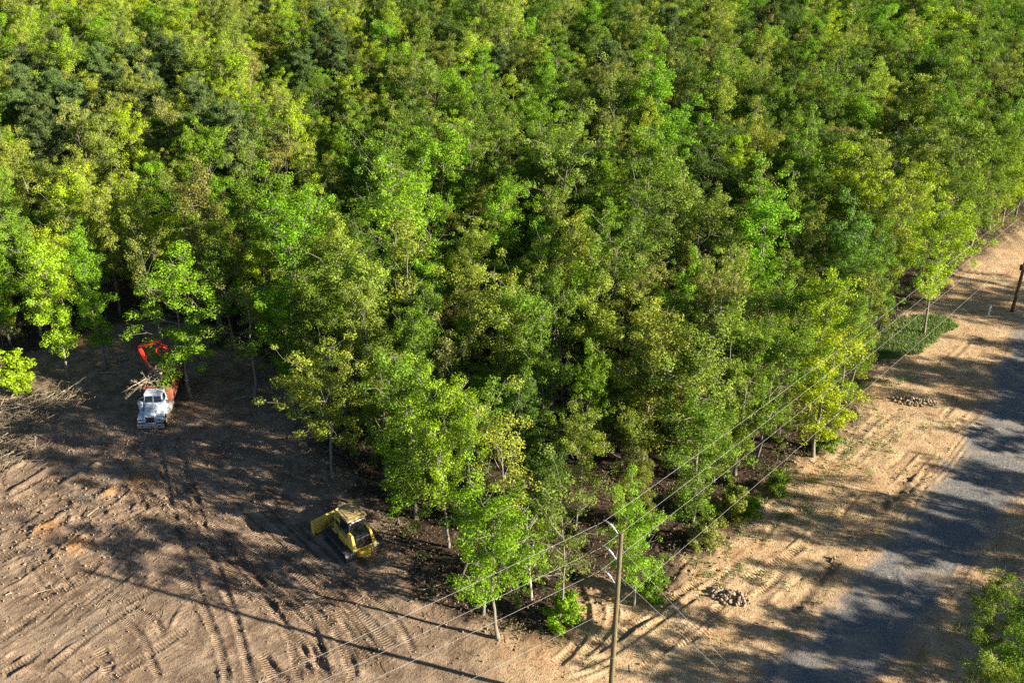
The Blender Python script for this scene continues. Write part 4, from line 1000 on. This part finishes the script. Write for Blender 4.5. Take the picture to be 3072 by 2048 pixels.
    a, b, c = Vector((lx, ly, 2.75)), Vector((lx - .85, ly + .1, 5.6)), Vector((lx + 1.35, ly - .1, 6.25))
    def beam(p, q, w0, w1, nm):
        mm = MB(); mm.tube([p, p.lerp(q, .5), q], [w0, (w0 + w1) / 2 * 1.08, w1], 4); return mm.build(nm, M['red'], boom, .015)
    beam(a, b, .22, .17, 'main_boom'); beam(b, c, .19, .12, 'stick_boom')
    m = MB(); m.tube([a + Vector((.12, -.2, .2)), a.lerp(b, .55) + Vector((.1, -.2, 0))], .06, 8); m.build('hydraulic_ram', M['chrome'], boom)
    m = MB(); m.tube([c, c + Vector((0, 0, -.5))], .06, 8)
    for k in range(4):
        s = 1 if k < 2 else -1; o_ = (-.18, .18)[k % 2]
        m.tube([c + Vector((s * .1, o_, -.5)), c + Vector((s * .5, o_, -.75)), c + Vector((s * .55, o_, -1.1)), c + Vector((s * .25, o_, -1.4))], [.06, .07, .06, .03], 6)
    m.build('grapple', M['red'], boom)
    return T
TRUCK = truck()

# ------------------------------------------------------------------ cut wood
def stick(g, p, d, L, r, branch=2, out=None):
    q = np.linspace(0, 1, 6)[:, None]; l = p + d * L * q + np.cumsum(g.normal(0, .035 * L, (6, 3)), 0) * q
    out.append(ntube(l, r * (1 - .75 * q[:, 0]) + .004, 5))
    if branch:
        for _ in range(int(g.integers(1, 4))):
            d2 = d + g.normal(0, .55, 3); d2 /= np.linalg.norm(d2); stick(g, l[g.integers(1, 5)], d2, L * g.uniform(.25, .5), r * .5, branch - 1, out)
    return l
def sticks_obj(name, parts, label, cat_, kind=None, group=None, loc=(0, 0, 0), rz=0, mat='cutwood'):
    V, F = cat(parts); o = bpy.data.objects.new(name, np_mesh(name, V, F, [M[mat]], smooth=np.ones(len(F), bool))); COL.objects.link(o); o.location = loc; o.rotation_euler.z = rz
    return tag(o, label, cat_, group, kind)
g = np.random.default_rng(4); out = []
for i in range(150):   # load on the truck, butt ends forward, crowns trailing
    p = np.array([g.uniform(-.95, .95), g.uniform(3.7, 9.2), g.uniform(1.9, 3.7) - abs(g.normal(0, .1))]); a = g.normal(math.pi / 2, .45) if g.random() < .8 else g.uniform(0, 6.28)
    d = np.array([math.cos(a) * .8, math.sin(a) * (1 if g.random() < .5 else -1), g.normal(.05, .16)]); d /= np.linalg.norm(d); stick(g, p - d * .8, d, g.uniform(.9, 2.6), g.uniform(.025, .085), 2, out)
for i in range(7): p = np.array([g.uniform(-1.0, -.3), g.uniform(3.9, 4.6), 3.0 + g.random() * .4]); d = np.array([-.75 + g.normal(0, .15), -.72, -.32 + g.normal(0, .12)]); d /= np.linalg.norm(d); stick(g, p, d, g.uniform(1.7, 2.8), .05, 3, out)
for i in range(5): p = np.array([g.uniform(-.9, .4), g.uniform(3.9, 4.4), 3.1 + g.random() * .5]); d = np.array([g.normal(.4, .5), .75, .12]); d /= np.linalg.norm(d); stick(g, p, d, g.uniform(1.5, 3), .1, 1, out)
LP = TRUCK.location
sticks_obj('brush_load', out, 'tangled pale branches heaped in the truck box and hanging over its cab', 'branches', 'stuff', None, tuple(LP), R(3)).scale = (.92,) * 3
# the brush heap at the clearing's edge
g = np.random.default_rng(21); out = []; B1 = plan([(20, 1390), (40, 1320), (70, 1250), (120, 1215), (190, 1195)])
bp_ = smooth_path(B1, .2)
for i in range(430):
    c = bp_[g.integers(0, len(bp_))] + g.normal(0, 1, 2) * np.array([1.7, 1.0]); hgt = abs(g.normal(0, .36)); a = g.normal(R(40), .9)
    d = np.array([math.cos(a), math.sin(a), g.normal(.0, .2)]) * (1 if g.random() < .5 else -1); d /= np.linalg.norm(d)
    stick(g, np.array([c[0], c[1], gh(*c) + .05 + hgt]) - d * .6, d, g.uniform(.5, 2.2), g.choice([.012, .018, .03, .055]), 1, out)
sticks_obj('brush_heap', out, 'sprawling heap of dry pale branches where the dirt meets the woods', 'brush heap', 'stuff', mat='slash')
# single branches and logs lying about
LOGS = [((163, 1191), (236, 1158), .07, 'long pale pole lying beside the brush heap toward the dark soil'), ((190, 1204), (228, 1184), .05, 'shorter pale pole lying parallel just below the long one'),
        ((362, 1078), (412, 1060), .05, 'thin pale branch on dark soil between the heap and the red boom'), ((418, 1078), (444, 1064), .05, 'short pale branch on dark soil beside the red boom'), ((300, 1118), (395, 1116), .07, 'grey log lying level at the edge of the dark soil'),
        ((75, 1245), (98, 1270), .07, 'thick pale limb sticking out of the brush heap'), ((100, 1290), (128, 1262), .06, 'bent pale limb lying over the brush heap'), ((560, 1805), (615, 1785), .02, 'thin pale twig crossing the pole shadow'), ((105, 1790), (190, 1770), .03, 'crooked root lying on the torn dirt'),
        ((265, 1560), (300, 1535), .04, 'pale root sticking from the torn dirt'), ((580, 1195), (560, 1190), .03, 'short stick by the foot of the forked tree'), ((840, 1260), (880, 1240), .05, 'pale limb on shaded dirt left of the leaning tree'.replace('left of', 'beside')), ((880, 1375), (935, 1360), .04, 'forked branch on the dirt near the thick trunk'),
        ((20, 1795), (60, 1778), .04, 'pale stick at the dirt edge of the picture'), ((700, 1200), (745, 1192), .04, 'fallen limb between the forked and the sparse tree'), ((1265, 1770), (1340, 1755), .03, 'thin branch lying on the dirt by the twin stems')]
for i, (a, b, r, lab) in enumerate(LOGS):
    a, b = at(*a), at(*b); L = float(np.linalg.norm(b - a)); out = []; g = np.random.default_rng(i + 60); d = (b - a) / L
    stick(g, np.array([0, 0, r + .03]), np.array([d[0], d[1], .03]), L, r, 2 if r < .06 else 1, out); sticks_obj('fallen_branch', out, lab, 'branch', None, 'branches lying on the dirt', (a[0], a[1], gh(a[0], a[1])))
# litter of twigs over the clearing and the forest floor
g = np.random.default_rng(15); parts = []
for i in range(1500):
    p = np.array([g.uniform(-46, 6), g.uniform(42, 82)]) if i < 700 else seg[g.integers(0, len(seg))] + g.normal(0, 3.5, 2)
    if poly_sdf(p[None], ROAD)[0] < 0 or not (-46 < p[0] < 62 and 38 < p[1] < 103): continue
    a = g.uniform(0, 6.28); L = g.uniform(.2, .9); q = np.linspace(0, 1, 4)[:, None]
    parts.append(ntube(np.array([p[0], p[1], gh(*p) + .02]) + np.array([math.cos(a), math.sin(a), .03]) * L * q + g.normal(0, .02, (4, 3)), g.uniform(.006, .018), 4))
sticks_obj('twig_litter', parts, 'small twigs and roots scattered over the dirt and forest floor', 'twigs', 'stuff', mat='slash')

# clods of torn earth
t = NT(new_mat('earth_clod')); o = t.obj(); n = t.noise(6, 5, .65, o)
M['clod'] = t.finish(t.bsdf(t.mix(t.noise(.5, 2, .5, o), t.mix(n, (.13, .088, .056), (.30, .21, .135)), t.mix(n, (.2, .14, .09), (.42, .31, .2))), .95, 0, .1).outputs[0])
import bmesh
bm = bmesh.new(); bmesh.ops.create_icosphere(bm, subdivisions=1, radius=1); bm.verts.ensure_lookup_table(); IV = np.array([v.co[:] for v in bm.verts]); IF = np.array([[v.index for v in f.verts] for f in bm.faces]); bm.free()
g = np.random.default_rng(202); CV = []
def clod(x, y, r): CV.append(IV * r * g.uniform(.5, 1.5, (1, 3)) * g.uniform(.6, 1.35, (len(IV), 1)) + np.array([x, y, gh(x, y) + r * .2]))
def many(n, c, sx, sy, r0, r1):
    for _ in range(n):
        x, y = c[0] + g.normal(0, sx), c[1] + g.normal(0, sy)
        if -46.5 < x < 62 and 38 < y < 103: clod(x, y, float(np.exp(g.uniform(np.log(r0), np.log(r1)))))
many(1500, rough_c, 6.5, 4.2, .02, .10); many(500, at(330, 1300)[:2], 4, 2, .02, .10); many(420, at(880, 1340)[:2], 4, 3, .02, .11); many(500, at(560, 1320)[:2], 6, 2.5, .025, .11)
for _ in range(2600):
    k = g.integers(0, len(seg)); q = seg[k] - nrm[k] * g.normal(.6, 1.1)
    if poly_sdf(q[None], ROAD)[0] > 0 and -46.5 < q[0] < 62 and 38 < q[1] < 103: clod(q[0], q[1], float(np.exp(g.uniform(np.log(.025), np.log(.12)))))
for path, hw, pit, dep in TR:
    for _ in range(int(len(path) * .9)):
        k = g.integers(1, len(path)); d_ = path[k] - path[k - 1]; d_ = np.array([-d_[1], d_[0]]) / (np.linalg.norm(d_) + 1e-9); q = path[k] + d_ * g.choice([-1, 1]) * (hw + abs(g.normal(.1, .12)))
        if -46.5 < q[0] < 62 and 38 < q[1] < 103: clod(q[0], q[1], float(np.exp(g.uniform(np.log(.02), np.log(.07)))))
for _ in range(5200):
    x, y = (g.uniform(-46, 6), g.uniform(40, 84)) if g.random() < .6 else (g.uniform(2, 52), g.uniform(40, 96))
    if poly_sdf(np.array([[x, y]]), ROAD)[0] > .3: clod(x, y, float(np.exp(g.uniform(np.log(.015), np.log(.075)))))
nC = len(CV); V = np.concatenate(CV); F = np.concatenate([IF + i * len(IV) for i in range(nC)])
o = bpy.data.objects.new('dirt_clods', np_mesh('dirt_clods', V, F, [M['clod']])); COL.objects.link(o); tag(o, 'loose clods and crumbs of torn earth scattered over the dirt', 'dirt', kind='stuff')

# ------------------------------------------------------------------ rocks
RK = []
for s in range(8):
    g = np.random.default_rng(s + 30); import bmesh
    bm = bmesh.new(); bmesh.ops.create_icosphere(bm, subdivisions=2, radius=1); k = g.uniform(.6, 1.2, 3)
    pl = [(Vector(g.normal(size=3)).normalized(), g.uniform(.55, .85)) for _ in range(9)]
    for v in bm.verts:
        for n_, d_ in pl:
            e = v.co.dot(n_) - d_
            if e > 0: v.co -= n_ * e
        v.co = Vector((v.co.x * k[0], v.co.y * k[1], v.co.z * k[2] * .8))
    me = bpy.data.meshes.new('rock'); bm.to_mesh(me); bm.free(); me.materials.append(M['rock']); RK.append(me)
g = np.random.default_rng(88)
def rock(x, y, z, r, lab, grp):
    o = bpy.data.objects.new('rock', RK[g.integers(0, 8)]); COL.objects.link(o); o.location = (x, y, z); o.scale = (r, r, r); o.rotation_euler = tuple(g.uniform(0, 6.28, 3)); tag(o, lab, 'rock', grp)
for (c, ax1, ax2, n, hmax, rr_, lab, grp) in [(plan([(2190, 1792)])[0], (1.75, -.75), (.45, .9), 130, .40, (.07, .22), 'broken tan rock in the heap on the dirt strip beside the nearer pole', 'rocks of the heap beside the nearer pole'),
                                  (plan([(2742, 1212)])[0], (2.5, -.55), (.5, 1.0), 140, .36, (.07, .18), 'pale rock in the far heap between the wires and the gravel road', 'rocks of the heap beyond the middle of the wires')]:
    for i in range(n):
        rad = math.sqrt(g.random()); th = g.uniform(0, 6.28); u, v = rad * math.cos(th), rad * math.sin(th)
        x, y = c[0] + ax1[0] * u * .75 + ax2[0] * v * .75, c[1] + ax1[1] * u * .75 + ax2[1] * v * .75
        r = g.uniform(*rr_); rock(x, y, gh(x, y) + hmax * (1 - rad) * g.random() + r * .35, r, lab, grp)
for i in range(34):
    k = g.integers(0, len(DITCH)); p = DITCH[k] + g.normal(0, .4, 2); r = g.uniform(.06, .17); rock(p[0], p[1], gh(*p) + r * .3, r, 'dark stone lying in the ditch beside the gravel road', 'stones in the ditch')
# ------------------------------------------------------------------ poles, wires
NP = at(1833, 2135)[:2] - np.array([.1, 0]); FP = at(3034, 941)[:2]
dn = np.array([-.876, -.483]); df = (FP - NP) / np.linalg.norm(FP - NP)
bis = dn + df; bis /= np.linalg.norm(bis)
PH = 13.8
def power_pole(name, xy, lab, mat, H, arm_dir, far):
    z0 = gh(*xy); P = thing(name, lab, 'utility pole', (xy[0], xy[1], z0), 0, 'utility poles')
    m = MB(); m.tube([(0, 0, -.2), (0, 0, H * .5), (0, 0, H - .02), (0, 0, H + .02)], [.175, .15, .122, .11], 20); sh = m.build('shaft', mat, P, smooth=False)
    m = MB(); m.tube([(0, 0, H - 9.2), (0, 0, H - 9.12)], .16, 16); m.build('band', M['bumper'], sh)
    tips = []; HT = [H - .2, H - 2.0, H - 3.7, H - 5.5] if not far else [H - .5, H - 2.25, H - 3.9, H - 5.0]
    for i in range(3):
        h = HT[i]; d = Vector((arm_dir[0], arm_dir[1], 0)); s = Vector((0, 0, h))
        pts = [s + d * .12 + Vector((0, 0, -.12)), s + d * .45 + Vector((0, 0, .12)), s + d * .8 + Vector((0, 0, .26)), s + d * 1.08 + Vector((0, 0, .28)), s + d * 1.38 + Vector((0, 0, .22))]
        m = MB(); m.tube(pts, [.034, .03, .027, .025, .022], 8); arm = m.build('standoff_arm', M['insul'], P)
        m = MB(); m.box(tuple(s + d * .13 + Vector((0, 0, -.1))), (.1, .1, .34), rz=math.atan2(d.y, d.x)); m.build('bracket', M['bumper'], arm, .01)
        m = MB()
        for k in range(4):
            q = s + d * (.55 + .09 * k) + Vector((0, 0, .18 + .025 * k)); dd = d * .02
            m.tube([q - dd, q + dd], .06, 12)
        m.build('insulator', M['insul'], arm)
        m = MB(); m.tube([s + d * 1.38 + Vector((0, 0, .23)), s + d * 1.42 + Vector((0, 0, .12)), s + d * 1.42 + Vector((0, 0, .06))], [.03, .05, .04], 8); m.build('wire_clamp', M['dark_metal'], arm)
        tips.append(Vector((xy[0], xy[1], z0)) + s + d * 1.42 + Vector((0, 0, .05)))
    q = Vector((0, 0, HT[3])); m = MB(); dd = Vector((arm_dir[0], arm_dir[1], 0)) * .16
    m.tube([q + dd * .6, q + dd * 1.1], .05, 10); m.box(tuple(q + dd * .7), (.08, .08, .12)); m.build('neutral_bracket', M['bumper'], P)
    tips.append(Vector((xy[0], xy[1], z0)) + q + dd * 1.15)
    for zz in ((H - .55, H - 2.6) if not far else (H - .55,)):
        m = MB(); m.tube([(-.16 * bis[0] - .0, -.16 * bis[1], zz), (.16 * bis[0], .16 * bis[1], zz)], .02, 8); m.build('through_bolt', M['dark_metal'], P)
    if far:
        m = MB(); a = Vector((-.30, -.2, H - 7.55)); m.tube([a, a + Vector((0, 0, .55))], .2, 14); m.box((-.15, -.1, H - 7.2), (.2, .12, .12)); m.build('equipment_can', M['dark_metal'], P, .02)
    return P, tips
_, TN = power_pole('utility_pole', NP, 'tall weathered wooden pole standing nearest the camera, with three pale arms', M['pole'], PH, bis, False)
_, TF = power_pole('utility_pole', FP, 'brown wooden pole at the far end of the dirt strip beside a white pipe', M['pole_brown'], 12.4, np.array([-df[1], df[0]]), True)
LEFT_PX = [(784, 2048), (960, 2048), (1110, 2048), (1404, 2048)]
def wire(a, b, sag, label, name='power_line', r=.007, grp='power lines strung between the poles'):
    q = np.linspace(0, 1, 28)[:, None]; a, b = np.array(a), np.array(b); p = a + (b - a) * q; p[:, 2] -= sag * 4 * (q * (1 - q))[:, 0]
    V, F = ntube(p, r, 6); o = bpy.data.objects.new(name, np_mesh(name, V, F, [M['wire']], smooth=np.ones(len(F), bool))); COL.objects.link(o)
    return tag(o, label, 'wire', grp)
wn = ['topmost wire', 'second wire from the top', 'third wire from the top', 'lowest wire']
for i in range(4):
    wire(TN[i], TF[i], (.75, .5, .4, .25)[i], wn[i] + ' running between the two poles over the dirt strip')
    # the other span leaves the picture at its lower border
    e = at(*LEFT_PX[i], TN[i].z - .55); d = np.array([e[0] - TN[i].x, e[1] - TN[i].y]); L = np.linalg.norm(d); d = d / L
    wire(TN[i], (TN[i].x + d[0] * 58, TN[i].y + d[1] * 58, TN[i].z), .55 if i < 3 else .7, wn[i] + ' running from the nearer pole over the bulldozer clearing')
z0 = gh(*NP)
for h, px, lab in ((PH - 1.0, (2262, 2075), 'upper thin guy wire slanting from the nearer pole'), (PH - 2.95, (2195, 2042), 'lower thin guy wire slanting from the nearer pole')):
    e = at(*px); wire((NP[0], NP[1], z0 + h), (e[0], e[1], gh(e[0], e[1])), 0, lab + ' down to the dirt', 'guy_wire', .0055, 'guy wires of the nearer pole')
# pipe and stake
p = at(2964, 950); E = thing('vent_pipe', 'short white plastic pipe upright on the dirt beside the brown pole', 'pipe', (p[0], p[1], gh(p[0], p[1])))
m = MB(); m.tube([(0, 0, -.1), (0, 0, .98)], .085, 16); m.build('pipe_body', M['pvc'], E)
m = MB(); m.tube([(0, 0, .93), (0, 0, .97), (0, 0, 1.08), (0, 0, 1.12)], [.10, .115, .115, .07], 16); m.build('cap', M['pvc'], E)
p = at(947, 1330); E = thing('marker_stake', 'small red marker stake in the dirt beside the leaning tree', 'stake', (p[0], p[1], gh(p[0], p[1])), R(20))
m = MB(); m.hexa([(-.03, -.02, -.1), (.03, -.02, -.1), (.03, .02, -.1), (-.03, .02, -.1)], [(-.03, -.02, .62), (.03, -.02, .62), (.02, .02, .66), (-.03, .02, .66)]); m.build('post', M['stake'], E)
m = MB(); m.hexa([(.03, -.006, .42), (.16, .02, .36), (.16, .026, .36), (.03, 0, .42)], [(.03, -.006, .64), (.15, .02, .55), (.15, .026, .55), (.03, 0, .64)]); m.build('flag', M['stake'], E)

# ------------------------------------------------------------------ light, air, camera
SUN_EL, SUN = R(19.5), np.array([.948, -.319])
w = bpy.data.worlds.new('World'); SC.world = w; w.use_nodes = True; nt = w.node_tree
sky = nt.nodes.new('ShaderNodeTexSky'); sky.sky_type = 'NISHITA'; sky.sun_disc = False; sky.sun_elevation = SUN_EL; sky.sun_rotation = math.atan2(SUN[0], SUN[1]); sky.altitude = 150
nt.links.new(sky.outputs[0], nt.nodes['Background'].inputs[0]); nt.nodes['Background'].inputs[1].default_value = .05; sky.air_density = .6; sky.dust_density = .3; sky.ozone_density = 2.5
L = bpy.data.lights.new('sun', 'SUN'); L.energy = 5.0; L.angle = R(.55); L.color = (1, .90, .74)
lo_ = bpy.data.objects.new('sun', L); COL.objects.link(lo_); lo_.location = (60, -20, 60)
sv = Vector((SUN[0] * math.cos(SUN_EL), SUN[1] * math.cos(SUN_EL), math.sin(SUN_EL))); lo_.rotation_euler = sv.to_track_quat('Z', 'Y').to_euler()
cam = bpy.data.cameras.new('camera'); cam.sensor_width = 36; cam.lens = 36 * FPX / 3072; cam.clip_end = 6000; cam.clip_start = .5
co = bpy.data.objects.new('camera', cam); COL.objects.link(co); co.location = (0, 0, CAM_H); co.rotation_euler = (math.pi / 2 - PITCH, 0, 0); SC.camera = co
vs_ = SC.view_settings; SC.display_settings.display_device = 'sRGB'; vs_.view_transform = 'Standard'; vs_.look = 'None'; vs_.gamma = 1; vs_.use_curve_mapping = False; vs_.exposure = 1.9
SC.cycles.max_bounces = 6; SC.cycles.diffuse_bounces = 2; SC.cycles.transmission_bounces = 4; SC.cycles.glossy_bounces = 3; SC.cycles.use_denoising = False
